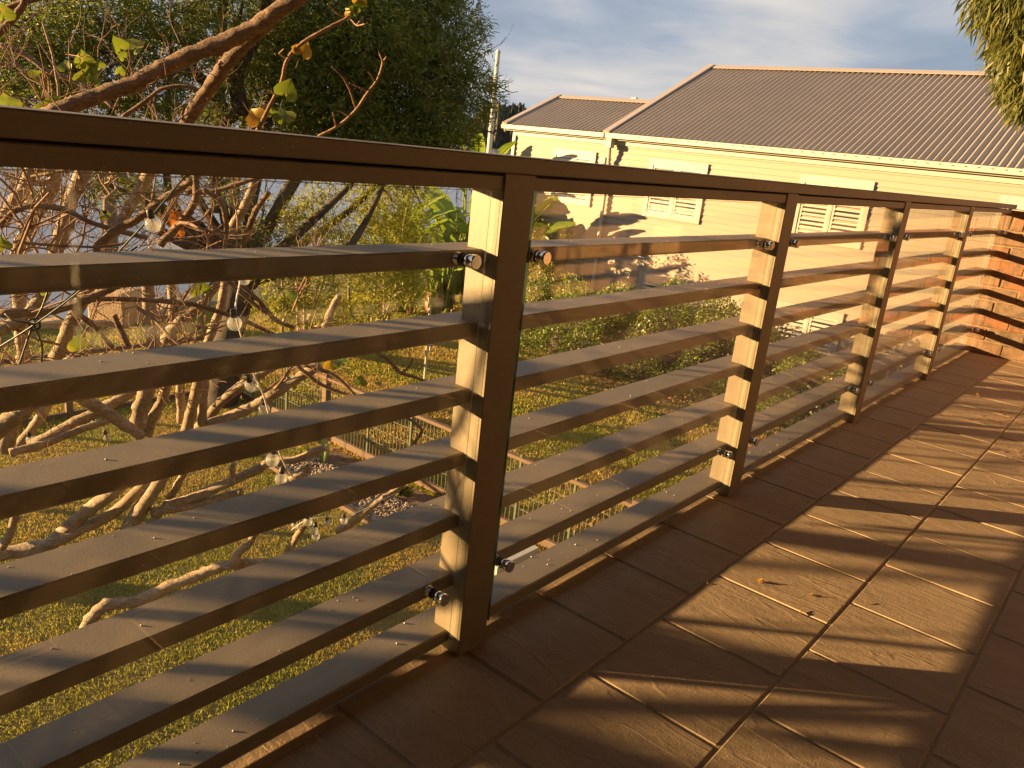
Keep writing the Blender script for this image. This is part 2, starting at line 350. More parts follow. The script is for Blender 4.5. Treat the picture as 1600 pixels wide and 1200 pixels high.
def sphere_geo(c, r, nu=12, nv=8, sc=(1, 1, 1)):
    V = [(c[0], c[1], c[2]+r*sc[2])]; F = []
    for i in range(1, nv):
        th = math.pi*i/nv
        for j in range(nu): ph = 2*math.pi*j/nu; V.append((c[0]+r*sc[0]*math.sin(th)*math.cos(ph), c[1]+r*sc[1]*math.sin(th)*math.sin(ph), c[2]+r*sc[2]*math.cos(th)))
    V.append((c[0], c[1], c[2]-r*sc[2]))
    for j in range(nu): F.append((0, 1+j, 1+(j+1) % nu))
    for i in range(nv-2):
        for j in range(nu): a = 1+i*nu; F.append((a+j, a+nu+j, a+nu+(j+1) % nu, a+(j+1) % nu))
    a = 1+(nv-2)*nu
    for j in range(nu): F.append((a+j, len(V)-1, a+(j+1) % nu))
    return V, F
def leaves_geo(C, D, Nn, L, Wd, fold=.0):
    """diamond leaves as pairs of triangles: base C, direction D, normal Nn, lengths L, widths Wd"""
    D = D/(np.linalg.norm(D, axis=1)[:, None]+1e-9); S = np.cross(D, Nn); S /= np.linalg.norm(S, axis=1)[:, None]+1e-9
    Nv = np.cross(S, D); L = np.asarray(L)[:, None]; Wd = np.asarray(Wd)[:, None]
    a = C; b = C+D*L*.45+S*Wd*.5+Nv*L*fold; c = C+D*L-Nv*L*fold*1.5; d = C+D*L*.45-S*Wd*.5+Nv*L*fold
    V = np.stack([a, b, c, d], 1).reshape(-1, 3); i = np.arange(len(C))*4
    return V, np.stack([i, i+1, i+2, i+3], 1)
def rdir(n): v = rng.normal(size=(n, 3)); return v/np.linalg.norm(v, axis=1)[:, None]

# ================================================================ BALCONY STRUCTURE
struct(obj('balcony_slab', MB().box((-.105, -2.2, -.30), (2.42, 6.10, -.0024)).me('balcony_slab', 'grout')))
slab = bpy.data.objects['balcony_slab']
PX = .2925; tx0 = [.2060+PX*(k-1) for k in range(9)]
var = []
for k in range(4):
    b = MB().box((-PX/2+.0032, -PX/2+.0032, -.012), (PX/2-.0032, PX/2-.0032, 0), .0028)
    var.append(b.me('tile', 'tile'))
cut = MB().box((-.105+.146, -PX/2+.0032, -.012), (PX/2-.0032, PX/2-.0032, 0), .0028)
for i in range(8):
    x0 = tx0[i]; ph = 1.372 if i % 2 == 0 else 1.514
    for j in range(-12, 17):
        y0 = ph+j*.2935; y1 = y0+.2935
        if y0 < -2.2 or y0 > 6.09: continue
        ya, yb = y0, min(y1, 6.097)
        o = obj('tile', var[random.randrange(4)], slab, (x0+PX/2, (y0+y1)/2, random.uniform(-.0008, .0006)), (random.uniform(-.0015, .0015), random.uniform(-.0015, .0015), random.choice((0, math.pi))))
        if i == 0: o.scale = ((x0+PX+.0995)/PX, 1, 1); o.location.x = (x0+PX-.0995)/2
        if y1 > 6.1: o.scale[1] = (yb-ya)/PX; o.location.y = (ya+yb)/2
house_wall = struct(obj('house_wall', MB().box((2.42, -2.6, -3.2), (2.6, 1.30, 2.348)).box((2.42, 1.30, 2.15), (2.6, 3.9, 2.348)).me('house_wall', 'ground_wall')))  # unseen near wall, coloured dark as if shaded
struct(obj('sky_blocker_wall', MB().box((-.10, -2.45, -3.2), (2.415, -2.25, 2.348)).me('sky_blocker_wall', 'ground_wall')))  # unseen wall, added to block sky light from the open balcony end
struct(obj('sky_blocker_ceiling', MB().box((-1.15, -2.6, 2.35), (2.6, 6.20, 2.45)).me('sky_blocker_ceiling', 'ceil')))  # unseen ceiling, stretched outwards to cut sky light on slats and floor
struct(obj('bounce_wall', MB().box((2.30, 3.9, -3.2), (2.6, 6.20, 2.348)).me('bounce_wall', 'bounce_tan')))  # unseen far stretch of the house wall, made light as a reflector
sdoor = thing('sliding_door', 'cream framed glass sliding door in the wall behind the balcony', 'door', (2.44, 1.3, 0))
f = MB()
f.box((0, 0, 0), (.06, .05, 2.15), .003).box((0, 2.55, 0), (.06, 2.6, 2.15), .003)
f.box((.003, .07, 0), (.06, 2.53, .08)); f.box((.003, .07, 2.07), (.06, 2.53, 2.15)); obj('frame', f.me('frame', 'white'), sdoor)
for y0 in (.07, 1.34): obj('pane', MB().box((.03, y0, .08), (.036, y0+1.19, 2.07)).me('pane', 'pane'), sdoor)

# ================================================================ RAILING
rail = thing('balcony_railing', 'taupe painted metal railing with flat horizontal slats and clear glass panels', 'railing')
RY0, RY1 = -2.0, 6.095
obj('handrail', MB().box((-.125, RY0, .9605), (.004, 6.19, .989), .0022).me('handrail', 'paint'), rail)
obj('top_tube', MB().box((-.12, RY0, .932), (-.004, RY1, .9565), .002).me('top_tube', 'paint'), rail)
ZS = [.8253, .6931, .5653, .4370, .3055, .1747, .0437]
for z in ZS: obj('slat', MB().box((-.12, RY0, z-.0298), (-.0371, RY1, z), .003).me('slat', 'paint'), rail)
PY = [-.20, 1.0551, 2.3069, 3.5570, 4.8200]
pm = MB().box((-.0752, 0, 0), (0, .0822, .960), .0012).me('post', 'paint')
for i, y in enumerate(PY + [-1.45]): obj('post', pm, rail, (0, y, 0))
ends = [-1.45] + PY + [6.085]
def lathe(prof, seg=24):
    V = []; F = []
    for x, r in prof:
        for j in range(seg): a = 2*math.pi*j/seg; V.append((x, r*math.cos(a), r*math.sin(a)))
    for i in range(len(prof)-1):
        for j in range(seg): k = (j+1) % seg; F.append((i*seg+j, (i+1)*seg+j, (i+1)*seg+k, i*seg+k))
    F.append(tuple(range(seg))); F.append(tuple(range((len(prof)-1)*seg, len(prof)*seg))[::-1]); return V, F
shaft = mesh('standoff', *lathe([(-.0375, .0098), (-.0375, .0108), (-.0352, .0108), (-.035, .0099), (-.0262, .0099)]), 'chrome', True)
cap = mesh('cap', *lathe([(-.0125, .0096), (-.0105, .0108), (-.0025, .0108), (-.0022, .0101), (-.0012, .0101), (-.001, .0122), (.0092, .0124), (.0104, .0120), (.0106, .0114)]), 'chrome')
gask = mesh('gasket', *lathe([(-.0258, .0104), (-.0256, .0113), (-.024, .0113)]), 'rubber')
gask2 = mesh('gasket', *lathe([(-.0139, .0119), (-.0126, .0119), (-.0125, .0096)]), 'rubber')
for me_ in (cap,):
    me_.polygons.foreach_set('use_smooth', [True]*(len(me_.polygons)-2)+[False]*2)
for i in range(len(ends)-1):
    y0 = ends[i]+.0822+.024 if i else -1.34; y1 = ends[i+1]-.006
    g = MB().box((-.0239, y0, .030), (-.0141, y1, .929), .0009); me_ = mesh('glass_panel', g.V, g.F, None, mats=['glass', 'glass_edge', 'glass_rim', 'glass_side'], mi=[0, 0, 1, 3, 3, 3]+[2]*20)
    gp = obj('glass_panel', me_, rail)
    ky = [ends[i]+.0822+.047, ends[i+1]-.065] if i < 5 else [4.95, 6.04]
    for yk in ky:
        for zk in (.8125, .1632):
            if i == 5 and yk > 6 and zk < .5: pass
            s = obj('standoff', shaft, rail, (0, yk, zk)); obj('cap', cap, s); obj('gasket', gask, s); obj('gasket', gask2, s)

# ================================================================ BRICK WALL at the end of the balcony
bw = thing('brick_wall', 'low wall of rough orange and charred brown bricks closing the far end of the balcony', 'wall', (0, 6.1, 0))
obj('mortar', MB().box((-.054, .007, -.3), (2.4, .11, .952)).me('mortar', 'mortar'), bw)
def brickme(l, h, d, k):
    b = MB().box((0, 0, 0), (l, d, h), .005); V = np.array(b.V)
    r2 = np.random.default_rng(k); V += r2.normal(size=V.shape)*.0016
    return mesh('brick', V, b.F, 'brick')
BR = [brickme(.215, .082, .10, k) for k in range(5)]; BH = [brickme(.101, .079, .10, k+9) for k in range(3)]; BS = [brickme(.068, .113, .118, k+20) for k in range(5)]
for c_ in range(9):
    z = .004+c_*.0905; x = -.06; first = c_ % 2 == 1
    while x < 2.35:
        half = first and x < 0; me_ = random.choice(BH if half else BR)
        obj('brick', me_, bw, (x, random.uniform(-.003, .003), z+random.uniform(-.001, .001)), (0, random.uniform(-.006, .006), 0)); x += (.101 if half else .212)+.0105
x = -.062
while x < 2.35: obj('brick', random.choice(BS), bw, (x, random.uniform(-.004, .004), .8245), (0, random.uniform(-.02, .02), 0)); x += .078
struct(obj('side_wall', MB().box((-.05, 6.10, -3.2), (2.4, 6.22, -.31)).me('side_wall', 'ground_wall')))

# ================================================================ GROUND, WATER, FAR SHORE
SH = [(-14.3, -60), (-14.2, 5.4), (-13.9, 7.2), (-16.2, 9.6), (-19.5, 13.5), (-22, 22), (-30, 45), (-20, 60), (60, 60), (60, -60)]
def lawn_in(x, y):
    inside = np.zeros(len(x), bool); n = len(SH)
    for i in range(n):
        (x1, y1), (x2, y2) = SH[i], SH[(i+1) % n]
        c_ = (y1 > y) != (y2 > y); xi = (x2-x1)*(y-y1)/(y2-y1+1e-12)+x1; inside ^= c_ & (x < xi)
    return inside
n = len(SH); struct(obj('lawn_ground', mesh('lawn_ground', [(x, y, -2.9) for x, y in SH]+[(x-.3, y, -5) for x, y in SH], [tuple(range(n))[::-1]]+[(i, (i+1) % n, n+(i+1) % n, n+i) for i in range(n)], 'soil')))
struct(obj('river', mesh('river', [(-4000, -3000, -3.9), (3000, -3000, -3.9), (3000, 5000, -3.9), (-4000, 5000, -3.9)], [(0, 1, 2, 3)], 'water')))
# far wooded shore: a ring of hilly land
az = np.radians(np.concatenate([np.linspace(-178, -76, 160), np.linspace(-75, -30, 900), np.linspace(-29, 60, 140)])); rows = 16; V = []
base = 30+9*np.sin(az*3.1+1)+6*np.sin(az*7.3)+3*np.sin(az*17)
peak = 62*np.exp(-((np.degrees(az)+41.2)/2.3)**4)
kk = np.convolve(rng.normal(size=len(az)), [.3, .8, 1., .8, .3], 'same')*1.9
for j in range(rows):
    t_ = j/(rows-1); h = (base+peak)*math.sin(min(1, t_*1.15)*math.pi/2)
    crown = (np.convolve(rng.normal(size=len(az)), [.4, 1., .4], 'same')*1.6+kk) if j else 0; h = np.maximum(h*.80+crown-4.6 if j else np.full(len(az), -4.5), -4.5)
    dd = 1240+t_*150+rng.normal(size=len(az))*4
    V.append(np.stack([CX+np.sin(az)*dd, np.cos(az)*dd, h], 1))
V = np.concatenate(V); na = len(az)
F = np.array([(j*na+i, j*na+i+1, (j+1)*na+i+1, (j+1)*na+i) for j in range(rows-1) for i in range(na-1)])
struct(obj('wooded_hills', mesh('wooded_hills', V, F, 'hill')))

# lawn grass: tufts of blades, dense near the house, one object
def grass(n, x0, x1, y0, y1, L, Wd):
    x = rng.uniform(x0, x1, n); y = rng.uniform(y0, y1, n); k = lawn_in(x, y) & ~((x > -6.6) & (x < -4.4) & (y > 5.0) & (y < 5.95)) & ~((x > -.1)&(y<6.3))
    x, y = x[k], y[k]; n = len(x); C = np.stack([x, y, np.full(n, -2.905)], 1)
    D = np.stack([rng.normal(0, .6, n), rng.normal(0, .6, n), np.ones(n)], 1); ll = rng.uniform(.6, 1.3, n)*L
    return leaves_geo(C, D, rdir(n), ll, np.full(n, Wd))
parts = [grass(430000, -10, -.15, 1.0, 9, .036, .0065), grass(210000, -14.5, -2, 6, 16, .06, .018), grass(60000, -14.5, -9, -3, 8, .05, .014)]
V = np.concatenate([p[0] for p in parts]); off = np.cumsum([0]+[len(p[0]) for p in parts[:-1]]); F = np.concatenate([p[1]+o for p, o in zip(parts, off)])
g_ = stuff(obj('lawn_grass', mesh('lawn_grass', V, F, 'grass'))); g_['label'] = 'short green and straw coloured lawn below the balcony'

# sandstone edging along the water
edge = thing('sandstone_edging', 'row of orange sandstone blocks edging the lawn at the water', 'retaining wall', (-14, 5, -2.9))
pp = [(-14.15, 3.2), (-14.1, 4.0), (-14.05, 4.8), (-13.95, 5.6), (-13.85, 6.4), (-13.9, 7.2), (-14.6, 8.0), (-15.3, 8.8)]
for i in range(len(pp)-1):
    (x1, y1), (x2, y2) = pp[i], pp[i+1]; L = math.hypot(x2-x1, y2-y1); b = MB().box((0, -.18, -.3), (L-.03, .18, random.uniform(.10, .2)), .03)
    V = np.array(b.V)+rng.normal(size=(len(b.V), 3))*.012
    obj('block', mesh('block', V, b.F, 'stone'), edge, (x1+14, y1-5, 0), (0, 0, math.atan2(y2-y1, x2-x1)))
c_ = GZ(190, 508, -2.9); b = MB().box((-.38, -.3, -.2), (.38, .3, .62), .04); V = np.array(b.V)+rng.normal(size=(len(b.V), 3))*.02
tag(obj('sandstone_block', mesh('sandstone_block', V, b.F, 'stone'), None, (c_[0]-.2, c_[1], -2.9), (0, 0, .5)), 'tall squared yellow sandstone block standing at the water edge', 'stone block')
jt = thing('jetty', 'low pale timber jetty reaching over the water beyond the bare branches', 'jetty', (-26, 13, -3.9), R_(65))
for k in range(14): obj('plank', MB().box((k*.36, -1.2, .42), (k*.36+.33, 1.2, .48), .008).me('plank', 'flash'), jt)
obj('bearer', MB().box((0, -1.1, .25), (5, -.95, .418)).box((0, .95, .25), (5, 1.1, .418)).me('bearer', 'timber'), jt)
q = GZ(172, 322, -3.9); s_ = 27/np.hypot(q[0]-CX, q[1]); qx, qy = CX+(q[0]-CX)*s_, q[1]*s_
b = MB(); b.tube([(0, 0, -1), (0, 0, 1.0), (0, 0, 2.3), (0, 0, 2.34)], [.2, .19, .18, .1], 10)
tag(obj('mooring_pile', b.me('mooring_pile', 'timber', False), None, (qx, qy, -3.9)), 'round timber mooring pile standing in the water near the jetty', 'pile')

# ================================================================ NEIGHBOUR HOUSE
HY = 16.0
hs = thing('neighbour_house', 'cream weatherboard house with a grey corrugated iron roof beyond the garden', 'house', (-5, HY, -3))
def hobj(name, mb, mat, parent=hs, smooth=False):
    V = np.array(mb.V); p0 = np.array([-5, HY, -3]); return obj(name, mesh(name, V-p0, mb.F, mat, smooth), parent)
WX0, WX1, STEP = -12.675, 6.0, -9.78
hobj('wall', MB().box((WX0+.02, HY+.03, -3.2), (STEP, HY+3.8, 1.40)).box((STEP, HY+.03, -3.2), (WX1, HY+8.5, 1.40)), 'siding')
# boards: lapped, butt jointed in two or three lengths, leaving the window openings to the frames in front
bp = .1215; cuts = [(-12.675, -9.80), (-9.76, -6.2), (-6.2, -2.1), (-2.1, 2.2)]
bmes = {}
for a_, b_ in cuts:
    L = b_-a_; m_ = MB(); m_.add([(0, .028, bp+.014), (L, .028, bp+.014), (L, .006, 0), (0, .006, 0), (0, .03, 0), (L, .03, 0)], [(3, 2, 1, 0), (4, 5, 2, 3), (0, 4, 3), (1, 2, 5)])
    bmes[a_] = m_.me('weatherboard', 'siding')
nb_ = 0
for k in range(36):
    z = 1.375-(k+1)*bp
    for a_, b_ in cuts:
        sh_ = 0 if a_ in (-12.675, -9.76) else ((k*37) % 11-5)*.16
        o = obj('weatherboard', bmes[a_], hs, (a_+5, random.uniform(-.001, .001), z+3), (0, random.uniform(-.0003, .0003), 0))
        nb_ += 1
hobj('corner_board', MB().box((WX0-.03, HY-.03, -3.1), (WX0+.06, HY-.008, 1.39)), 'trim')
hobj('frieze_board', MB().box((WX0-.02, HY-.028, 1.30), (STEP+.0, HY-.010, 1.42)).box((STEP+.03, HY-.028, 1.30), (WX1, HY-.010, 1.42)), 'trim')
# roofs
def roof(x0, x1, ye, ze, yr, zr, name):
    run = math.hypot(yr-ye, zr-ze); pitch = .128; n_ = int((x1-x0)/pitch); seg = 6
    xs = np.arange(n_*seg+1)*pitch/seg; h = np.cos(xs/pitch*2*math.pi)*.034
    a_ = math.atan2(zr-ze, yr-ye); ny, nz = -math.sin(a_), math.cos(a_); V = []
    for s_, (y, z) in ((0, (ye, ze)), (1, (yr, zr))): V.append(np.stack([x0+xs, y+ny*h, z+nz*h], 1))
    V = np.concatenate(V); m_ = len(xs); F = np.array([(i, i+1, m_+i+1, m_+i) for i in range(m_-1)])
    o = obj(name, mesh(name, V-np.array([-5, HY, -3]), F, 'iron', True), hs); return o
rf = roof(STEP+.02, 5.6, HY-.16, 1.53, 20.3, 3.55, 'roof'); rf2 = roof(-12.88, STEP-.05, HY-.16, 1.53, 17.9, 2.40, 'roof')
def strip(name, x0, x1, y0, z0, y1, z1, mat, th=.03, parent=hs):
    a_ = math.atan2(z1-z0, y1-y0); ny, nz = -math.sin(a_)*th, math.cos(a_)*th
    V = [(x0, y0, z0), (x1, y0, z0), (x1, y1, z1), (x0, y1, z1)]; V += [(x, y+ny, z+nz) for x, y, z in V]
    m_ = MB(); m_.add(V, BOXF); return hobj(name, m_, mat, parent)
strip('rear_roof', STEP+.02, 5.6, 24.5, 1.50, 20.31, 3.53, 'iron', -.02); strip('rear_roof', -12.88, STEP-.05, 19.9, 1.5, 17.91, 2.38, 'iron', -.02)
strip('barge_capping', STEP-.10, STEP+.07, HY-.19, 1.535, 20.32, 3.59, 'flash', .05); strip('barge_capping', -12.95, -12.80, HY-.19, 1.535, 17.92, 2.44, 'flash', .05)
strip('barge_board', -12.90, -12.86, HY-.15, 1.36, 17.9, 2.27, 'trim', .16); strip('barge_board', STEP-.06, STEP-.02, HY-.15, 1.36, 20.3, 3.42, 'trim', .16)
strip('ridge_capping', STEP-.05, 5.6, 20.14, 3.515, 20.33, 3.60, 'flash', .02); strip('ridge_capping', -12.9, STEP, 17.76, 2.38, 17.93, 2.46, 'flash', .02)
gt = MB(); gt.box((-12.92, HY-.27, 1.43), (STEP-.02, HY-.15, 1.535), .006).box((STEP+.02, HY-.27, 1.43), (5.6, HY-.15, 1.54), .006); g0 = hobj('gutter', gt, 'trim')
sl_ = MB()
for k in range(70): x = STEP+.9+k*.205; sl_.box((x, HY-.2735, 1.492), (x+.045, HY-.2705, 1.508))
stuff(hobj('gutter_slot', sl_, 'bark_dark'))
hobj('soffit', MB().box((-12.9, HY-.15, 1.40), (STEP-.02, HY-.01, 1.43)).box((STEP+.02, HY-.15, 1.40), (5.6, HY-.01, 1.43)), 'trim')
hobj('gable_wall', MB().add([(STEP, HY, 1.4), (STEP, 24.4, 1.4), (STEP, 20.3, 3.42), (STEP+.05, HY, 1.4), (STEP+.05, 24.4, 1.4), (STEP+.05, 20.3, 3.42)], [(0, 2, 1), (3, 4, 5), (0, 1, 4, 3), (1, 2, 5, 4), (2, 0, 3, 5)]), 'siding')
dp = MB(); dp.box((-9.73, HY-.25, 1.22), (-9.58, HY-.10, 1.43), .008); dp.tube(smooth_path([(-9.655, HY-.17, 1.22), (-9.66, HY-.14, 1.05), (-9.68, HY-.09, .85), (-9.68, HY-.08, .5), (-9.68, HY-.08, -3)], 4), .045, 10)
hobj('downpipe', dp, 'trim'); hobj('meter_box', MB().box((-9.96, HY-.08, .86), (-9.80, HY-.012, 1.0), .004), 'trim')
vq = GY(991, 157, 18.1); hobj('vent_pipe', MB().tube([(vq[0], 18.1, vq[2]-.3), (vq[0], 18.1, vq[2]+.03)], .03, 8).box((vq[0]-.07, 18.04, vq[2]+.03), (vq[0]+.07, 18.16, vq[2]+.07)), 'trim')
# windows
def window(x0, x1, z0, z1, lab=None):
    fw = .105; m_ = MB(); yo = HY-.030; yi = HY+.012
    m_.box((x0, yo, z0), (x0+fw, yi, z1), .004).box((x1-fw, yo, z0), (x1, yi, z1), .004).box((x0+fw, yo+.002, z1-.15), (x1-fw, yi, z1), .004).box((x0+fw, yo+.002, z0), (x1-fw, yi, z0+.10), .004)
    xm = (x0+x1)/2; m_.box((xm-.03, HY-.022, z0+.10), (xm+.03, yi, z1-.15), .003)
    w_ = hobj('window', m_, 'trim')
    for a_, b_ in ((x0+fw, xm-.03), (xm+.03, x1-fw)):
        hobj('pane', MB().box((a_, HY+.013, z0+.10), (b_, HY+.0155, z1-.15)), 'pane', w_)
        fr_ = MB(); q0, q1 = z0+.10, z1-.15; e = .045; ya, yb = HY-.012, HY+.010
        fr_.box((a_, ya, q0), (a_+e, yb, q1)).box((b_-e, ya, q0), (b_, yb, q1)).box((a_+e, ya, q0), (b_-e, yb, q0+e)).box((a_+e, ya, q1-e), (b_-e, yb, q1))
        hobj('shutter_frame', fr_, 'white', w_)
        nl = int((q1-q0-2*e)/.083); st_ = (q1-q0-2*e)/nl; W2 = b_-a_-2*e-.006
        lm = MB().add([(0, -.012, -.022), (W2, -.012, -.022), (W2, .012, .022), (0, .012, .022), (0, -.006, -.024), (W2, -.006, -.024), (W2, .016, .020), (0, .016, .020)], BOXF).me('louvre', 'white')
        for k in range(nl):
            obj('louvre', lm, w_, (a_+e+.003+5, -.004, q0+e+(k+.5)*st_+3), (random.uniform(-.12, .12), 0, 0))
for x0, x1 in ((-11.37, -10.10), (-8.64, -7.20), (-5.19, -3.78), (-1.69, -.35)): window(x0, x1, -.17, 1.095)
for x0, x1 in ((-8.48, -7.23), (-5.14, -3.79), (-1.7, -.35)): window(x0, x1, -2.56, -1.42)

# flagpole
q = P(764, 238, 27); q[2] = P(778, 84, 27)[2]; b = MB(); b.tube([(q[0], q[1], -2.9), (q[0], q[1], 1.0), (q[0], q[1], q[2])], [.10, .085, .07], 12)
V_, F_ = sphere_geo((q[0], q[1], q[2]+.05), .08); b.add(V_, F_)
p0 = np.array([q[0], q[1], -2.9]); tag(obj('flagpole', mesh('flagpole', np.array(b.V)-p0, b.F, 'white', True), None, tuple(p0)), 'slim bare white flagpole left of the neighbour house', 'flagpole')

# ================================================================ GARDEN FENCE
fc = thing('garden_fence', 'low garden fence of brown timber rails with thin wire mesh around the bed', 'fence', (-9.4, 6.05, -2.9))
def fobj(name, mb, mat): return obj(name, mesh(name, np.array(mb.V)-np.array([-9.4, 6.05, -2.9]), mb.F, mat), fc)
fobj('rail', MB().box((-9.4, 6.03, -2.07), (-2.2, 6.09, -2.03), .004), 'timber'); 
kb = MB().box((-9.4, 6.035, -2.87), (-2.2, 6.085, -2.78), .004); fobj('rail', kb, 'timber')
fobj('rail', MB().box((-9.425, .5, -2.91), (-9.375, 6.03, -2.83), .004), 'timber'); fobj('rail', MB().box((-9.425, .5, -2.09), (-9.375, 6.03, -2.04), .004), 'timber')
for x in (-9.4, -6.95, -4.6, -2.3): fobj('post', MB().box((x-.045, 6.02, -2.95), (x+.045, 6.10, -1.98), .004), 'timber')
for x in (-8.6, -7.8, -6.1, -5.35, -3.7, -3.0): fobj('picket', MB().box((x-.012, 6.045, -2.95), (x+.012, 6.07, -2.0)), 'picket')
for y in (.6, 3.0, 3.9): fobj('post', MB().box((-9.43, y-.04, -2.95), (-9.37, y+.04, -2.0), .004), 'timber')
w_ = MB()
for x in np.arange(-9.3, -2.3, .06): w_.box((x-.0015, 6.058, -2.78), (x+.0015, 6.061, -2.07))
for z in (-2.6, -2.43, -2.25): w_.box((-9.3, 6.0626, z-.002), (-2.3, 6.0665, z+.002))
for y in np.arange(.6, 6., .30): w_.box((-9.403, y-.004, -2.83), (-9.397, y+.004, -2.09))
stuff(fobj('wire_mesh', w_, 'wire'))
# scalloped metal edging sheet tied low on the fence is read as part of the lower rail
q = GZ(663, 598, -2.9); b = MB().tube([(0, 0, -.1), (0, 0, .8), (0, 0, 1.32)], .022, 10).tube([(0, 0, .84), (.05, .02, .80), (.07, .03, .68), (.05, .02, .56)], [.01, .03, .035, .012], 7)
tag(obj('garden_pole', b.me('garden_pole', 'trim'), None, (q[0], q[1], -2.9)), 'thin pale pole with a scrap of white cloth standing on the lawn', 'pole')
a_, b_ = GZ(770, 898, -2.9), GZ(835, 866, -2.9); b = MB().box((-.05, 0, 0), (.05, float(np.linalg.norm(b_-a_)), .10), .004)
tag(obj('white_board', b.me('white_board', 'white'), None, (float(a_[0]), float(a_[1]), -2.9), (0, 0, math.atan2(b_[1]-a_[1], b_[0]-a_[0])-math.pi/2)), 'short white board lying on the grass close to the fence', 'board')
# garden bed
struct(obj('garden_bed', mesh('garden_bed', [(-6.62, 5.02, -2.888), (-4.35, 5.02, -2.888), (-4.35, 5.97, -2.888), (-6.62, 5.97, -2.888)], [(0, 1, 2, 3)], 'mulch')))
n = 3000; x = rng.uniform(-6.6, -4.4, n); y = rng.uniform(5.02, 5.62, n); k = (rng.random(n) < .9); x, y = x[k], y[k]; n = len(x)
r_ = rng.uniform(.008, .022, n); C = np.stack([x, y, -2.885+r_*.4], 1); o8 = np.array([(1, 0, 0), (0, 1, 0), (-1, 0, 0), (0, -1, 0), (0, 0, .7), (0, 0, -.7)])
V = (C[:, None]+o8[None]*r_[:, None, None]*rng.uniform(.7, 1.3, (n, 6, 1))).reshape(-1, 3); tri = np.array([(0, 1, 4), (1, 2, 4), (2, 3, 4), (3, 0, 4), (1, 0, 5), (2, 1, 5), (3, 2, 5), (0, 3, 5)])
F = (np.arange(n)[:, None, None]*6+tri[None]).reshape(-1, 3); pb = stuff(obj('white_gravel', mesh('white_gravel', V, F, 'pebble'))); pb['label'] = 'white and brown pebbles spread on the garden bed'
tag(obj('bed_edging', MB().box((-6.66, 4.97, -2.92), (-4.33, 5.02, -2.84), .004).box((-4.36, 5.02, -2.92), (-4.31, 5.97, -2.84), .004).me('bed_edging', 'timber')), 'thin timber board edging the pebble bed', 'edging')
def succulent(px, py, r, lab, mat, nl=60, tall=1.):
    q = GZ(px, py, -2.88); D = rdir(nl); D[:, 2] = abs(D[:, 2])*tall+.2; C = np.tile([0, 0, 0.], (nl, 1))+D*r*.15
    V, F = leaves_geo(C, D, rdir(nl), rng.uniform(.6, 1, nl)*r, np.full(nl, r*.24), .05)
    tag(obj('succulent', mesh('succulent', V, F, mat), None, tuple(q)), lab, 'plant')
succulent(630, 775, .15, 'bright yellow green succulent on the pebble bed near the railing post', 'leaf_lime', 120)
succulent(478, 712, .14, 'low green plant at the left end of the pebble bed', 'leaf_lime', 60)
q = GZ(505, 722, -2.88); b = MB()
for dx, h, r_ in ((0, .42, .035), (.06, .26, .03), (-.05, .2, .028)): b.tube([(dx*.4, 0, 0), (dx, 0, h*.5), (dx, 0, h*.92), (dx, 0, h)], [r_*.8, r_, r_*.9, r_*.3], 9)
tag(obj('cactus', b.me('cactus', 'cactus', True), None, tuple(q)), 'small upright green cactus beside the pebble bed', 'cactus')

# ================================================================ TREES
def branch_child(root, pts, r0, r1, mat, seg=9, name='branch', wob=.0, k=6, jit=.07):
    p = smooth_path(pts, k, wob); n = len(p); tt = np.linspace(0, 1, n); rad = r0*(1-tt)+r1*tt
    rad = rad*(1+.05*rng.normal(size=n)+.10*(rng.random(n) < .12)); V, F = tube_geo(p, rad, seg, True, jit)
    return obj(name, mesh(name, V-np.array(root.location), F, mat, True), root)
def twig_cloud(starts, dirs, lens, rads, depth=2, kids=4, bend=.35, upw=.15):
    """recursive thin branching, returns lists of V/F"""
    Vs = []; Fs = []; off = 0; tips = []
    stack = [(np.array(s, float), np.array(d, float), l, r, 0) for s, d, l, r in zip(starts, dirs, lens, rads)]
    while stack:
        s, d, l, r, lev = stack.pop(); d = d/np.linalg.norm(d); m_ = 5; pts = [s]; dd = d.copy()
        for i in range(m_): dd = dd+rng.normal(size=3)*bend*.5; dd[2] += upw*.3; dd /= np.linalg.norm(dd); pts.append(pts[-1]+dd*l/m_)
        pts = np.array(pts); rr = np.linspace(r, r*.45, m_+1); V, F = tube_geo(pts, rr, 5 if r > .004 else 4, False)
        Vs.append(V); Fs.append(np.array(F)+off); off += len(V)
        if lev < depth:
            for i in range(kids):
                t_ = random.uniform(.25, 1); k = min(m_, int(t_*m_)); nd = dd+rng.normal(size=3)*.75; stack.append((pts[k], nd, l*random.uniform(.4, .7), max(r*.55, .0012), lev+1))
        tips.append(pts[-1])
    return np.concatenate(Vs), np.concatenate(Fs), np.array(tips)

# ---- bare coral-like tree in the foreground
ct = thing('bare_tree', 'pruned leafless garden tree with pale stubby branches close below the railing', 'tree', (-6.3, 1.5, -2.9))
CT = np.array(ct.location)
def pb_(lst, r0, r1, mat='bark_pale', seg=10, wob=0.):
    """lst of (px,py,dist); radii in photo pixels"""
    pts = [P(*q) for q in lst]; d0 = np.linalg.norm(pts[0]-CAM); d1 = np.linalg.norm(pts[-1]-CAM)
    return branch_child(ct, pts, r0*d0/FPX*.95, r1*d1/FPX*.95, mat, seg, wob=wob)
def L(s, d0, d1=None):
    v = [float(x) for x in s.replace(';', ' ').replace(',', ' ').split()]; n_ = len(v)//2; d1 = d0 if d1 is None else d1
    return [(v[2*i], v[2*i+1], d0+(d1-d0)*i/max(1, n_-1)) for i in range(n_)]
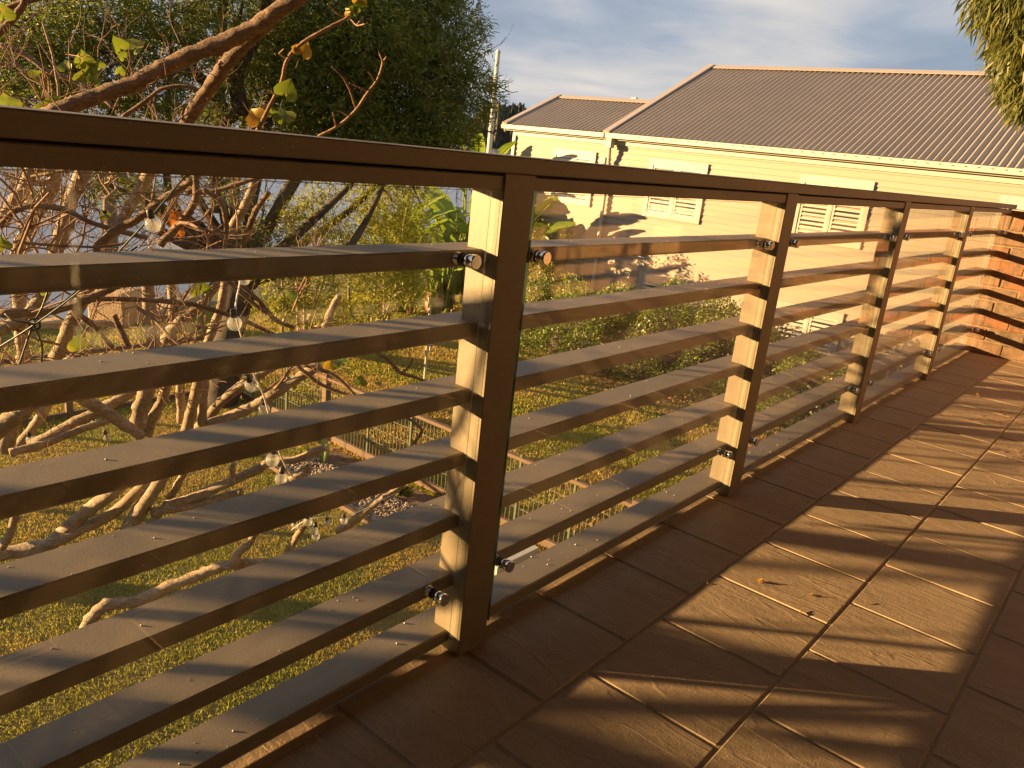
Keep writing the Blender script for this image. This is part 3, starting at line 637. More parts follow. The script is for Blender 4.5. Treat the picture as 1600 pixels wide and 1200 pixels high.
# trunk and main limbs leaving it
for pts, r0, r1 in (([(-6.3, 1.5, -3.0), (-6.25, 1.55, -2.5), (-6.0, 1.8, -2.1)], .19, .15), ):
    branch_child(ct, pts, r0, r1, 'bark_pale', 14, 'trunk')
low = [(L('-120,860; 0,865; 75,852; 112,820; 140,795; 175,770; 215,735; 240,690', 6.2, 5.4), 11, 9),
 (L('75,852; 130,826; 180,800; 222,760; 262,718; 320,660; 345,628; 382,600; 430,570; 470,545', 5.9, 5.2), 8, 7),
 (L('193,828; 222,782; 240,752; 255,700', 5.7, 5.4), 6, 5), (L('203,826; 225,790; 252,750; 285,690; 300,640; 318,560', 5.5, 5.1), 10, 7),
 (L('236,818; 262,785; 285,742; 300,690', 5.6, 5.4), 6, 5), (L('262,790; 300,778; 350,757; 400,735; 422,722; 462,718; 508,700', 5.4, 5.0), 8, 6),
 (L('236,800; 300,790; 370,771; 376,768', 5.4, 5.2), 7, 5), (L('365,755; 363,735; 366,722', 5.2, 5.2), 4, 4), (L('3,855; 14,838; 24,806; 40,760', 6., 5.8), 6, 5),
 (L('529,831; 556,811; 583,788; 614,768; 650,735', 5.2, 5.0), 8, 6), (L('449,866; 463,840; 477,818; 500,780', 5.1, 4.9), 6, 5), (L('456,752; 480,733; 484,728', 5., 5.), 8, 7),
 (L('120,1010; 142,968; 166,945; 214,940; 256,920; 312,898; 350,884; 392,880; 440,880', 4.7, 4.5), 9, 7), (L('365,884; 372,865; 393,845; 410,800', 4.5, 4.5), 7, 5),
 (L('-60,720; 0,667; 30,645; 46,630; 80,590; 120,560', 4.8, 4.6), 14, 9), (L('8,705; 22,655; 40,610', 5.2, 5.1), 10, 9), (L('28,698; 58,660; 76,628; 90,590', 5.4, 5.3), 7, 6),
 (L('15,708; 66,695; 124,672; 160,660; 188,650', 5.0, 5.1), 6, 5), (L('48,698; 105,668; 152,643; 200,615; 240,590; 262,560', 5.2, 5.0), 9, 8),
 (L('110,610; 130,624; 162,642; 192,662; 222,684', 4.9, 4.9), 10, 8), (L('214,668; 220,640; 230,607; 238,560; 240,539; 234,494; 231,443; 228,400', 5.0, 5.0), 12, 8),
 (L('230,680; 240,650; 257,617; 266,560; 270,494; 268,447; 262,400', 5.1, 5.1), 8, 6), (L('283,660; 281,600; 278,560', 5.3, 5.3), 6, 6), (L('315,665; 319,600; 324,540; 345,480; 352,440', 5.3, 5.3), 7, 6),
 (L('325,664; 362,650; 402,632; 450,600; 500,570', 5.2, 5.0), 9, 8), (L('258,535; 275,508; 300,488; 320,470; 338,440', 5.1, 5.0), 9, 7),
 (L('50,640; 38,560; 32,508; 30,440', 5.4, 5.3), 9, 8), (L('88,560; 104,522; 120,484; 140,449; 160,385; 188,348; 212,308; 232,272; 250,230', 4.9, 4.4), 9, 8),
 (L('-20,530; 0,515; 38,497; 60,470; 78,440; 100,400', 4.4, 4.3), 9, 8), (L('-40,360; 0,347; 20,318; 38,295; 50,262; 60,220', 4.9, 4.8), 9, 8),
 (L('20,430; 30,385; 47,350; 77,302; 86,280; 96,240', 4.9, 4.8), 9, 8), (L('80,420; 90,382; 106,342; 111,310; 134,264; 150,220', 4.7, 4.6), 10, 9),
 (L('55,262; 75,268; 88,262; 98,250', 4.8, 4.8), 7, 6), (L('360,360; 378,330; 392,300; 402,268', 4.9, 4.8), 7, 6), (L('498,540; 510,505; 520,480; 530,462', 7.4, 7.4), 6, 5), (L('520,560; 538,530; 552,508', 7.4, 7.4), 5, 4)]
for l, a_, b_ in low: pb_(l, a_, b_)
mid = [(L('148,388; 180,360; 212,344; 250,315; 285,292; 306,276; 330,240', 3.9, 3.7), 6, 5), (L('250,382; 272,360; 294,334; 306,310; 306,275; 300,250', 3.6, 3.5), 6, 5),
 (L('-20,360; 0,352; 25,328; 57,321; 100,327; 140,347; 178,359; 230,372', 4.1, 3.9), 4.5, 3.5), (L('0,490; 66,488; 105,480; 143,465; 178,449; 210,430', 3.7, 3.6), 6.5, 5),
 (L('120,471; 169,467; 232,469; 300,475; 350,490; 402,510; 450,535', 4.0, 4.0), 4, 3), (L('112,482; 143,507; 160,525; 178,546', 3.9, 3.9), 4.5, 3.5),
 (L('200,540; 188,515; 178,492', 4.3, 4.3), 5, 4), (L('318,296; 345,315; 354,350; 352,382; 350,410', 4.0, 4.0), 4, 3.5), (L('380,382; 390,352; 402,325; 420,300', 4.3, 4.2), 5, 4),
 (L('20,378; 80,383; 150,386; 200,380', 3.4, 3.4), 2, 1.8), (L('290,300; 330,300; 380,285; 430,270', 4.1, 4.), 4, 3), (L('345,420; 400,465; 430,500; 460,512', 4.1, 4.1), 4, 3),
 (L('350,432; 390,470; 440,505', 4.0, 4.0), 3.5, 3), (L('460,568; 500,600; 540,616; 565,622', 4.6, 4.5), 3.5, 2.5), (L('470,568; 520,585; 548,610; 570,640', 4.5, 4.4), 3, 2.5),
 (L('700,610; 650,590; 625,582; 605,560; 585,548', 4.6, 4.6), 2.5, 3.5), (L('625,585; 640,572; 645,560', 4.6, 4.6), 2, 1.5), (L('640,700; 660,672; 630,650; 600,660', 4.8, 4.8), 2.5, 2),
 (L('0,70; 40,86; 72,110; 110,124; 150,145; 178,168', 4.3, 4.1), 3.5, 3), (L('-10,60; 5,45; 22,28; 36,8; 42,-20', 3.8, 3.7), 5, 4), (L('188,185; 225,160; 250,140; 280,134; 305,138; 325,152', 3.8, 3.7), 3, 2.5),
 (L('0,20; 30,5; 60,-2; 90,-20', 3.9, 3.8), 4, 3)]
for l, a_, b_ in mid: pb_(l, a_, b_, 'bark_brown', 8)
# the dark limb that sweeps across the top and its fork
pb_(L('-60,290; 0,235; 60,186; 92,172; 150,150; 210,130; 250,108; 300,84; 350,66; 395,44; 432,18; 472,-8; 530,-50; 600,-110', 3.6, 3.2), 9.5, 12, 'bark_brown', 14)
pb_(L('250,262; 285,205; 305,168; 333,130; 350,104; 375,76; 402,52; 428,26', 3.7, 3.35), 10, 9, 'bark_brown', 12)
for s_, a_, b_ in (('390,240; 402,205; 422,165; 440,128; 446,100; 458,80; 480,62; 512,44; 542,28; 560,4; 575,-25', 3.6, 2.), ('545,28; 528,22; 512,6', 1.6, 1), ('548,30; 558,40; 575,36', 1.4, .8), ('558,38; 567,26', 1, .7),
    ('486,222; 500,212; 530,196; 556,172; 575,144; 590,124; 598,98; 592,80', 2.6, 1.4), ('556,170; 546,140; 536,122; 518,104', 1.6, .8), ('576,144; 560,136; 546,130', 1.3, .8), ('586,130; 580,118; 574,112', 1.2, .8), ('525,198; 520,176', 1.2, 1), ('545,182; 528,172', 1.2, 1), ('598,96; 604,88', 1, .6),
    ('448,92; 436,84; 444,76', 1.2, .8), ('428,145; 405,145', 1, .8)):
    pb_(L(s_, 2.7, 2.6), a_, b_, 'twig', 6)
# tangle of thin reddish twigs
S = []; D = []; LN = []; RD = []
for _ in range(175):
    px, py = rng.uniform(-120, 480), rng.uniform(255, 620)
    if rng.random() > (1.1-max(0, px)/520): continue
    d0 = rng.uniform(3.4, 6.2); S.append(P(px, py, d0)); v = _r*rng.normal(.5, .8)+_u*rng.normal(.5, .7)+_d*rng.normal(0, .5); D.append(v); LN.append(rng.uniform(.3, .75)); RD.append(rng.uniform(.003, .009))
for _ in range(16):
    px, py = rng.uniform(-100, 360), rng.uniform(60, 200); S.append(P(px, py, rng.uniform(3.2, 4.6))); D.append(_r*rng.normal(.3, .6)+_u*rng.uniform(.2, 1)); LN.append(rng.uniform(.15, .32)); RD.append(.003)
for _ in range(24):
    Lb = rng.uniform(1.4, 4.0); y_ = rng.uniform(-1.0, 2.0); z_ = rng.uniform(-.1, 1.05); q = np.array([-.08-.766*Lb, y_-.643*Lb, z_+.128*Lb])
    if math.degrees(math.atan2(CX-q[0], q[1])) < 84: continue
    S.append(q); D.append(np.array([rng.normal(0, .6), rng.normal(0, .6), rng.normal(.2, .7)])); LN.append(rng.uniform(.35, .75)); RD.append(rng.uniform(.003, .009))
for k_ in range(56):
    Lb = rng.uniform(1.6, 3.6); y_ = rng.uniform(-1.3, 1.0) if k_ < 42 else rng.uniform(1.0, 3.0); z_ = rng.uniform(-.2, .9); q = np.array([-.08-.766*Lb, y_-.643*Lb, z_+.128*Lb])
    if math.degrees(math.atan2(CX-q[0], q[1])) < 80: continue
    v = np.array([rng.normal(0, .30), rng.normal(0, .30), 1.])*rng.uniform(.3, .55); r_ = rng.uniform(.006, .018)
    branch_child(ct, [q-v, q+rng.normal(size=3)*.03, q+v*.6+rng.normal(size=3)*.04, q+v*1.2], r_, r_*.5, 'bark_pale', 6)
for e_ in ((-2.4, -.9, .5), (-2.9, -1.5, 1.3), (-2.2, -1.9, .7)):
    e_ = np.array(e_); branch_child(ct, [np.array([-6.0, 1.8, -2.1]), np.array([-5.0, .6, -1.2])+rng.normal(size=3)*.2, e_*.7+np.array([-4.6, -.2, -.3])*.3, e_, e_+(.5, .1, .5)], .07, .014, 'bark_pale', 8)
V, F, tips = twig_cloud(S, D, LN, RD, 2, 3)
stuff(obj('twigs', mesh('twigs', V-CT, F, 'twig', True), ct))
# heart shaped leaves
def heart(mat, k):
    r2 = np.random.default_rng(k); n_ = 16; V = [(0, 0, 0)]
    for i in range(n_+1):
        a = math.pi*2*i/n_; x = .5*math.sin(a)**3*1.0; y = (.5*(13*math.cos(a)-5*math.cos(2*a)-2*math.cos(3*a)-math.cos(4*a))/16)
        V.append((x, -(y)+.0, .28*abs(x)*r2.uniform(.6, 1.3)-.30*y*y*r2.uniform(.5, 1.3)+.06*math.sin(y*7+k)))
    V.append((0, -.62, 0)); b = MB(); b.add(V[:-1], [(0, i+1, i+2) for i in range(n_)]); b.tube([(0, -.40, 0), (0, -.62, .03), (.03, -.9, .02)], .012, 4)
    return b.me('leaf', mat, True)
HL = {m_: [heart(m_, k) for k in range(3)] for m_ in ('leaf_lime', 'leaf_yellow', 'leaf_orange')}
leafpos = [(185, 70, 24, 0, 3.6), (214, 73, 26, 0, 3.6), (190, 87, 15, 0, 3.6), (103, 103, 20, 0, 3.8), (131, 94, 27, 0, 3.8), (141, 106, 22, 0, 3.8), (156, 102, 14, 0, 3.8), (141, 121, 22, 0, 3.8), (125, 121, 18, 0, 3.8), (152, 128, 17, 0, 3.8), (57, 119, 20, 0, 3.8), (188, 111, 15, 0, 3.8),
 (12, 160, 30, 0, 3.5), (63, 168, 15, 0, 3.6), (86, 162, 24, 0, 3.6), (4, 20, 26, 0, 3.6), (165, 333, 20, 0, 3.6), (5, 381, 24, 0, 3.2), (122, 538, 28, 0, 3.8), (143, 527, 22, 0, 3.8), (311, 450, 30, 0, 4.2), (275, 340, 26, 2, 4.2), (277, 362, 20, 2, 4.2),
 (516, 570, 22, 1, 3.9), (532, 566, 26, 0, 3.9), (563, 596, 22, 0, 3.9), (590, 600, 14, 0, 3.9), (474, 79, 30, 1, 2.65), (400, 182, 32, 1, 2.7), (448, 140, 34, 0, 2.65), (443, 182, 34, 0, 2.7), (425, 175, 18, 0, 2.7), (560, 8, 20, 0, 2.6), (553, 16, 16, 0, 2.6), (543, 18, 12, 1, 2.6), (562, -2, 22, 1, 2.6), (70, 455, 14, 0, 3.7), (450, 460, 26, 0, 4.4), (310, 440, 18, 0, 4.1), (395, 430, 22, 0, 4.5)]
for px, py, s_, c_, dd in leafpos:
    q = P(px, py, dd); sc_ = s_*np.linalg.norm(q-CAM)/FPX*1.02; mt = ('leaf_lime', 'leaf_yellow', 'leaf_orange')[c_]
    face = Vector(-(q-CAM)); face.normalize(); face = (face+Vector((random.uniform(-.6, .6), random.uniform(-.6, .6), random.uniform(-.3, .6)))).normalized()
    eul = face.to_track_quat('Z', 'Y').to_euler(); o = obj('leaf', random.choice(HL[mt]), ct, tuple(q-CT), eul, (sc_,)*3)
    o.rotation_euler.rotate_axis('Z', random.uniform(-.9, .9))

# ---- trees left of the frame, between the sun and the balcony: their bare crowns throw the dappled light
def bare_crown(name, label, base, top, n_l, spread, rad, n_tw, tw_len, leafn, seed):
    global rng
    rng = np.random.default_rng(seed); rt = thing(name, label, 'tree', base, 0)
    B = np.array(base); T = np.array(top)
    branch_child(rt, [B+(0, 0, -.1), B*.6+T*.4+rng.normal(size=3)*.1, T], rad, rad*.7, 'bark_pale', 12, 'trunk')
    S = []; D = []; LN = []; RD = []
    for i in range(n_l):
        a = rng.uniform(0, 2*math.pi); e = T+np.array([math.cos(a)*spread[0]*rng.uniform(.4, 1), math.sin(a)*spread[0]*rng.uniform(.4, 1), rng.uniform(*spread[1])])
        m_ = (T+e)/2+rng.normal(size=3)*.25; p_ = [T+rng.normal(size=3)*.05, m_, e]
        branch_child(rt, p_, rad*.45, rad*.13, 'bark_pale', 8); pp_ = smooth_path(p_, 6)
        for _ in range(n_tw): k = random.randrange(3, len(pp_)); S.append(pp_[k]); D.append(rng.normal(size=3)+np.array([0, 0, .4])); LN.append(rng.uniform(.5, 1)*tw_len); RD.append(rng.uniform(.004, .011))
    V, F, tips = twig_cloud(S, D, LN, RD, 2, 3); stuff(obj('twigs', mesh('twigs', V-B, F, 'twig', True), rt))
    if leafn:
        C = tips[rng.integers(0, len(tips), leafn)]+rng.normal(size=(leafn, 3))*.05; V, F = leaves_geo(C, rdir(leafn), rdir(leafn), rng.uniform(.05, .10, leafn), rng.uniform(.04, .08, leafn), .06)
        stuff(obj('foliage', mesh('foliage', V-B, F, 'leaf_lime'), rt))
    return rt
bare_crown('shade_tree', 'spreading bare tree beside the house left of the balcony view', (-5.6, -4.9, -2.9), (-5.4, -4.8, -.9), 11, (2.3, (.4, 3.3)), .14, 3, 1.0, 700, 11)
bare_crown('shade_tree', 'second bare tree further from the balcony on the left', (-8.6, -8.6, -2.9), (-8.4, -8.4, -.6), 8, (2.6, (.2, 3.6)), .14, 3, 1.2, 300, 12)
rng = np.random.default_rng(21)

# ---- large dense dark tree
bt = thing('bushy_tree', 'big dense dark green tree with narrow leaves filling the upper left beyond the bare branches', 'tree', (-8.9, 5.7, -2.9))
BT = np.array(bt.location)
clumps = [(720, 150, 13.5, 62), (690, 60, 13.5, 75), (640, -20, 13.5, 80), (610, 110, 13, 95), (650, 190, 13, 75), (560, 40, 12.5, 95), (520, 140, 12.5, 85), (560, 220, 12.5, 70), (470, 60, 12, 90), (450, 150, 12, 70),
 (380, 0, 11.5, 95), (330, 90, 11.5, 80), (270, 20, 11, 90), (200, 80, 11, 85), (140, 10, 11, 95), (90, 90, 11, 80), (20, 30, 10.5, 90), (-20, 120, 10.5, 80), (160, 150, 11, 60), (260, 170, 11, 55), (60, 170, 11, 60), (350, 180, 11.5, 50), (400, 100, 12, 50),
 (700, 215, 13.2, 45), (620, 245, 13, 55), (480, 220, 12.5, 45), 
 (150, 280, 10.8, 40), (60, 290, 10.8, 35), (230, 300, 11, 35), (350, 300, 11.4, 35), (400, 360, 11.6, 35), (300, -90, 11.3, 80), (450, -100, 12, 90), (590, -110, 13, 90)]
Cs = []; Ds = []
ccs = []
for px, py, dd, rp in clumps:
    dd = dd*.87 if dd > 12 else dd*.95
    c_ = P(px, py, dd); r_ = rp*np.linalg.norm(c_-CAM)/FPX; ccs.append((c_, r_))
    nt = int(16.*rp*rp/70*(.52 if px > 430 else .19)); v = rdir(nt)*(rng.random((nt, 1))**.42)*r_*.98; v[:, 2] *= .85
    tt = c_+v; k = 10
    for j in range(k):
        Cs.append(tt+rng.normal(size=(nt, 3))*.05); dirv = v/(np.linalg.norm(v, axis=1)[:, None]+.01)*.7+rng.normal(size=(nt, 3))*.75; dirv[:, 2] -= .15; Ds.append(dirv)
C = np.concatenate(Cs); D = np.concatenate(Ds); n = len(C)
V, F = leaves_geo(C, D, rdir(n), rng.uniform(.07, .13, n), rng.uniform(.012, .020, n), .04)
obj('crown', mesh('crown', V-BT, F, 'leaf_dark'), bt)['kind'] = 'stuff'
print('bushy leaves', n)
tk = [([BT+(0, 0, -.1), BT+(.1, .1, .9), BT+(.2, .2, 1.9)], .22, .17)]
fork = BT+(.2, .2, 1.8)
branch_child(bt, tk[0][0], .24, .19, 'bark_dark', 12, 'trunk')
for (c_, r_) in ccs[::2]:
    m1 = fork*.55+c_*.45+rng.normal(size=3)*.25; branch_child(bt, [fork+rng.normal(size=3)*.06, m1, c_], .085, .02, 'bark_dark', 7, 'branch')
for l in ('372,170; 360,110; 345,50; 350,-20', '380,180; 372,120; 400,60; 420,-10', '365,190; 330,140; 300,110; 260,90', '340,250; 350,200; 372,160', '340,330; 335,280; 345,240'):
    pts = [P(*q) for q in L(l, 10.9, 10.7)]; branch_child(bt, pts, .08, .05, 'bark_dark', 8, 'branch')
S = []; D = []
for c_, r_ in ccs:
    for _ in range(5): S.append(c_+rdir(1)[0]*r_*.3); D.append(rdir(1)[0])
V, F, _t = twig_cloud(S, D, [.9]*len(S), [.010]*len(S), 2, 3); stuff(obj('twigs', mesh('twigs', V-BT, F, 'bark_dark'), bt))

# ---- sunlit olive shrubs under the dark crown
for lab, bx, cl in (('golden green feathery shrub with narrow leaves between the dark tree and the banana plants', (585, 520, 11.6), [(590, 310, 12, 50), (640, 300, 12.3, 42), (600, 370, 11.9, 62), (545, 400, 11.7, 52), (640, 380, 12, 48), (610, 440, 11.8, 55), (560, 470, 11.6, 45), (650, 440, 12, 35)]),
                    ('golden green feathery shrub with narrow leaves left of the taller one beneath the dark tree', (470, 540, 11.2), [(505, 320, 11.6, 42), (455, 345, 11.3, 42), (500, 390, 11.4, 48), (440, 420, 11.1, 45), (495, 450, 11.3, 48), (450, 480, 11.1, 42), (520, 500, 11.3, 35)])):
    q = GZ(bx[0], bx[1], -2.9); rt = thing('feathery_shrub', lab, 'shrub', tuple(q)); Cs = []; Ds = []
    for px, py, dd, rp in cl:
        c_ = P(px, py, dd); r_ = rp*np.linalg.norm(c_-CAM)/FPX; nt = int(rp*rp*.06); v = rdir(nt)*(rng.random((nt, 1))**.5)*r_*1.1; tt = c_+v
        for j in range(11): Cs.append(tt+rng.normal(size=(nt, 3))*.045); dv = rng.normal(size=(nt, 3)); dv[:, 2] -= .5; Ds.append(dv)
        branch_child(rt, [q+rng.normal(size=3)*(.1, .1, 0), q*.5+c_*.5+rng.normal(size=3)*.15, c_], .04, .012, 'bark_pale', 7)
    C = np.concatenate(Cs); D = np.concatenate(Ds); n = len(C); V, F = leaves_geo(C, D, rdir(n), rng.uniform(.06, .12, n), rng.uniform(.011, .018, n), .04)
    stuff(obj('foliage', mesh('foliage', V-q, F, 'leaf_olive'), rt))

# ---- eucalypt hanging in at the top right
eu = thing('gum_tree', 'gum tree with drooping yellow green leaves hanging in at the upper right corner', 'tree', (2.6, 10.2, -2.9)); EU = np.array(eu.location)
branch_child(eu, [EU+(0, 0, -.1), EU+(.1, -.3, 3.), EU+(-.1, -.8, 5.6)], .22, .13, 'bark_pale', 12, 'trunk')
Cs = []; Ds = []; S = []
gum = [(1560, 0, 40), (1600, 10, 50), (1640, 0, 70), (1575, 45, 32), (1610, 60, 45), (1575, 80, 28), (1595, 110, 30), (1585, 130, 22), (1610, 140, 34), (1600, 165, 16), (1640, 80, 60), (1535, -10, 14), (1680, 40, 80), (1620, 150, 26), (1720, -40, 110), (1640, -90, 90), (1760, 60, 90)]
for px, py, rp in gum:
    c_ = P(px, py, 8.2+rng.uniform(-.4, .6)); r_ = rp*np.linalg.norm(c_-CAM)/FPX; S.append(c_); nt = int(rp*rp*.34)+12
    v = rdir(nt)*(rng.random((nt, 1))**.45)*r_; Cs.append(c_+v); d_ = rng.normal(size=(nt, 3))*.33; d_[:, 2] -= 1; d_[:, 0] -= .12; Ds.append(d_)
C = np.concatenate(Cs); D = np.concatenate(Ds); n = len(C)
V, F = leaves_geo(C, D, rdir(n), rng.uniform(.10, .19, n), rng.uniform(.013, .022, n), .07); stuff(obj('foliage', mesh('foliage', V-EU, F, 'leaf_gum'), eu))
for c_ in S[::2]: branch_child(eu, [EU+(-.1, -.8, 5.4), (EU+(-.1, -.8, 5.6))*.4+c_*.6+(0, 0, .8), c_], .05, .008, 'twig', 6, 'branch')

# ---- strelitzia / banana clumps against the house
def paddle(L_, W_, mat, k):
    r2 = np.random.default_rng(k); n_ = 12; V = []; F = []
    for i in range(n_+1):
        t_ = i/n_; w_ = W_*math.sin(math.pi*min(1, t_*.93+.05))**.6*.5; z = -.55*t_**2*L_*.6; y = t_*L_
        for s_, fz in ((-1, .28), (-.5, .10), (0, 0), (.5, .10), (1, .28)): V.append((s_*w_, y+abs(s_)*w_*.2, z+fz*w_+r2.normal()*.012))
    for i in range(n_):
        for j in range(4):
            if r2.random() < .05 and j in (0, 3) and i > 2: continue
            a = i*5+j; F.append((a, a+1, a+6, a+5))
    b = MB(); b.add(V, F); b.tube([(0, t_*L_, -.55*t_**2*L_*.6-.004) for t_ in np.linspace(0, 1, 7)], np.linspace(.022, .006, 7), 5)
    return b.me('leaf', mat, True)
PAD = [paddle(1.0, .34, 'banana', k) for k in range(5)]; PADD = [paddle(.8, .2, 'dead', k) for k in range(2)]
def banana(base, h, nl, lab, sc=1., dead=3):
    rt = thing('banana_plant', lab, 'plant', base, 0, None); B = np.array(base)
    for i in range(max(2, nl//4)):
        a = rng.uniform(0, 6.28); r_ = rng.uniform(.05, .3); t0 = np.array([math.cos(a)*r_, math.sin(a)*r_, 0]); t1 = t0*1.8+np.array([0, 0, h*rng.uniform(.45, .7)])
        V, F = tube_geo(smooth_path([t0, (t0+t1)/2+rng.normal(size=3)*.04, t1], 4), np.linspace(.07, .05, 9), 8); obj('stem', mesh('stem', V, F, 'banana', True), rt)
    for i in range(nl):
        a = i*2.4+rng.uniform(-.4, .4); up = rng.uniform(.2, 1.35); hh = h*rng.uniform(.35, .85); r_ = rng.uniform(.05, .25)
        p0 = np.array([math.cos(a)*r_, math.sin(a)*r_, h*.1]); p1 = np.array([math.cos(a)*(r_+.25), math.sin(a)*(r_+.25), hh])
        V, F = tube_geo(smooth_path([p0, (p0*.5+p1*.5)+(0, 0, .05), p1], 4), np.linspace(.035, .018, 9), 6); obj('stalk', mesh('stalk', V, F, 'banana', True), rt)
        obj('leaf', random.choice(PAD), rt, tuple(p1), (up, rng.uniform(-.5, .5), a-math.pi/2), (sc*rng.uniform(.85, 1.25),)*3)
    for i in range(dead): a = rng.uniform(0, 6.28); obj('leaf', random.choice(PADD), rt, (math.cos(a)*.15, math.sin(a)*.15, h*.4), (-1.1, 0, a-math.pi/2), (sc,)*3)
    return rt
banana((-12.6, 14.2, -2.9), 2.9, 17, 'broad leaved banana plant with bright sunlit fronds just left of the near post', 1.15, 2)
banana((-11.7, 14.9, -2.9), 2.5, 18, 'banana plant with upright green leaves against the cream house wall', 1.25, 1)
banana((-13.3, 15.4, -2.9), 4.1, 12, 'tallest banana plant whose leaf tips show above the handrail', .95, 1)
banana((-13.1, 12.7, -2.9), 2.5, 16, 'arching banana plant behind the pale garden pole, its fronds spread wide', 1.1, 5)
banana((-12.0, 13.1, -2.9), 1.9, 14, 'middle height banana plant in front of the tallest one', 1.0, 6)
banana((-12.3, 12.2, -2.9), 1.5, 9, 'short banana plant with a skirt of dead red brown leaves', .75, 9)
# ---- hedge shrubs
def shrub(pos, r, h, lab, mat='hedge', nl=9000, L_=.045, fl=0, cat='shrub', grp=None, name='hedge_shrub'):
    rt = thing(name, lab, cat, pos, 0, grp); v = rdir(nl)*(.78+.27*rng.random((nl, 1))); v[:, 2] = abs(v[:, 2])
    v *= (1+.16*np.sin(v[:, :1]*6+pos[0])+.14*np.sin(v[:, 1:2]*7+pos[1]*3)+.10*np.sin(v[:, 2:3]*9))
    C = v*np.array([r, r, h])+(0, 0, .05); D = v+rng.normal(size=(nl, 3))*.7; V, F = leaves_geo(C, D, rdir(nl), rng.uniform(.6, 1.3, nl)*L_, rng.uniform(.5, .75, nl)*L_, .08)
    stuff(obj('foliage', mesh('foliage', V, F, mat), rt))
    V, F = sphere_geo((0, 0, .03), 1, 16, 10, (r*.80, r*.80, h*.80)); obj('dark_core', mesh('dark_core', V, F, 'bark_dark', True), rt)  # dark ball behind the leaves stands in for shade inside the shrub
    if fl:
        k = rng.integers(0, nl, fl); C = C[k]*1.03; V, F = leaves_geo(np.repeat(C, 5, 0), rdir(fl*5), rdir(fl*5), np.full(fl*5, .035), np.full(fl*5, .03), .05); stuff(obj('flowers', mesh('flowers', V, F, 'flower'), rt))
    return rt
G = 'shrubs of the clipped hedge in front of the neighbour house'
hd = [((-8.9, 13.4), .95, 1.05, 10, 'first and leftmost shrub of the hedge, next to the banana plants'), ((-7.6, 12.9), 1.0, 1.25, 25, 'second hedge shrub from the left, below the yellow bush'), ((-6.4, 13.3), 1.05, 1.40, 35, 'third hedge shrub from the left with a few pale flowers'),
      ((-5.3, 13.6), 1.0, 1.30, 45, 'fourth hedge shrub from the left, in front of the small lower window'), ((-4.3, 13.6), .95, 1.1, 60, 'fifth hedge shrub from the left with many pale pink flowers'), ((-3.3, 13.3), .85, .95, 45, 'sixth hedge shrub from the left, left of the shuttered lower window'), ((-2.4, 13.6), .8, .85, 30, 'seventh hedge shrub from the left, low and below the shuttered window'), ((-1.6, 13.9), .8, .8, 20, 'rightmost low hedge shrub seen through the last railing bays')]
for (x, y), r_, h_, fl, lab in hd: shrub((x, y, -2.9), r_, h_, lab, 'hedge', 17000, .052, fl, 'shrub', G)
def airy(pos, h, lab, n_st, mat, name, lw=.05, nl=1400, sp=.35):
    rt = thing(name, lab, 'shrub', pos); S = [np.array([rng.normal()*.1, rng.normal()*.1, 0]) for _ in range(n_st)]; D = [np.array([rng.normal()*sp, rng.normal()*sp, 1.]) for _ in range(n_st)]
    V, F, tips = twig_cloud(S, D, [h*.7]*n_st, [.012]*n_st, 2, 4, .25, .5); stuff(obj('stems', mesh('stems', V, F, 'twig'), rt))
    tips = tips[tips[:, 2] > h*.35]; C = tips[rng.integers(0, len(tips), nl)]+rng.normal(size=(nl, 3))*.07; V, F = leaves_geo(C, rdir(nl), rdir(nl), rng.uniform(.6, 1.3, nl)*lw, np.full(nl, lw*.5), .05); stuff(obj('foliage', mesh('foliage', V, F, mat), rt)); return rt
airy((-10.3, 14.1, -2.9), 2.3, 'loose yellow green bush rising against the cream wall left of the hedge', 9, 'yshrub', 'yellow_bush', .08, 3200)
airy((-9.5, 13.4, -2.9), 1.3, 'smaller yellow leaved bush behind the first hedge shrubs', 7, 'yshrub', 'yellow_bush', .07, 2000)
airy((-9.2, 12.3, -2.9), .9, 'low leafy green plant in front of the left end of the hedge', 7, 'banana', 'leafy_plant', .14, 240)
airy((-1.9, 12.4, -2.9), 1.6, 'spindly sparse plant standing before the pale wall seen between far posts', 6, 'hedge', 'thin_shrub', .05, 300, .3)
airy((-.75, 9.6, -2.9), 2.2, 'wispy leggy shrub close to the brick wall, seen through the last bay', 7, 'hedge', 'thin_shrub', .06, 420, .3)
# leaf litter on the lawn
n = 5200; q = rng.normal(size=(n, 2))*np.array([1.5, .55])+np.array([-5.4, 12.1]); q2 = rng.uniform(size=(1500, 2))*np.array([8, 8])+np.array([-10, 5]); q = np.vstack([q, q2]); n = len(q)
C = np.column_stack([q, np.full(n, -2.865)]); D = rdir(n); D[:, 2] *= .3; V, F = leaves_geo(C, D, np.tile([0, 0, 1.], (n, 1))+rng.normal(size=(n, 3))*.4, rng.uniform(.04, .08, n), rng.uniform(.02, .045, n), .1)
lt = stuff(obj('fallen_leaves', mesh('fallen_leaves', V, F, 'litter'))); lt['label'] = 'brown fallen leaves scattered on the lawn before the hedge'

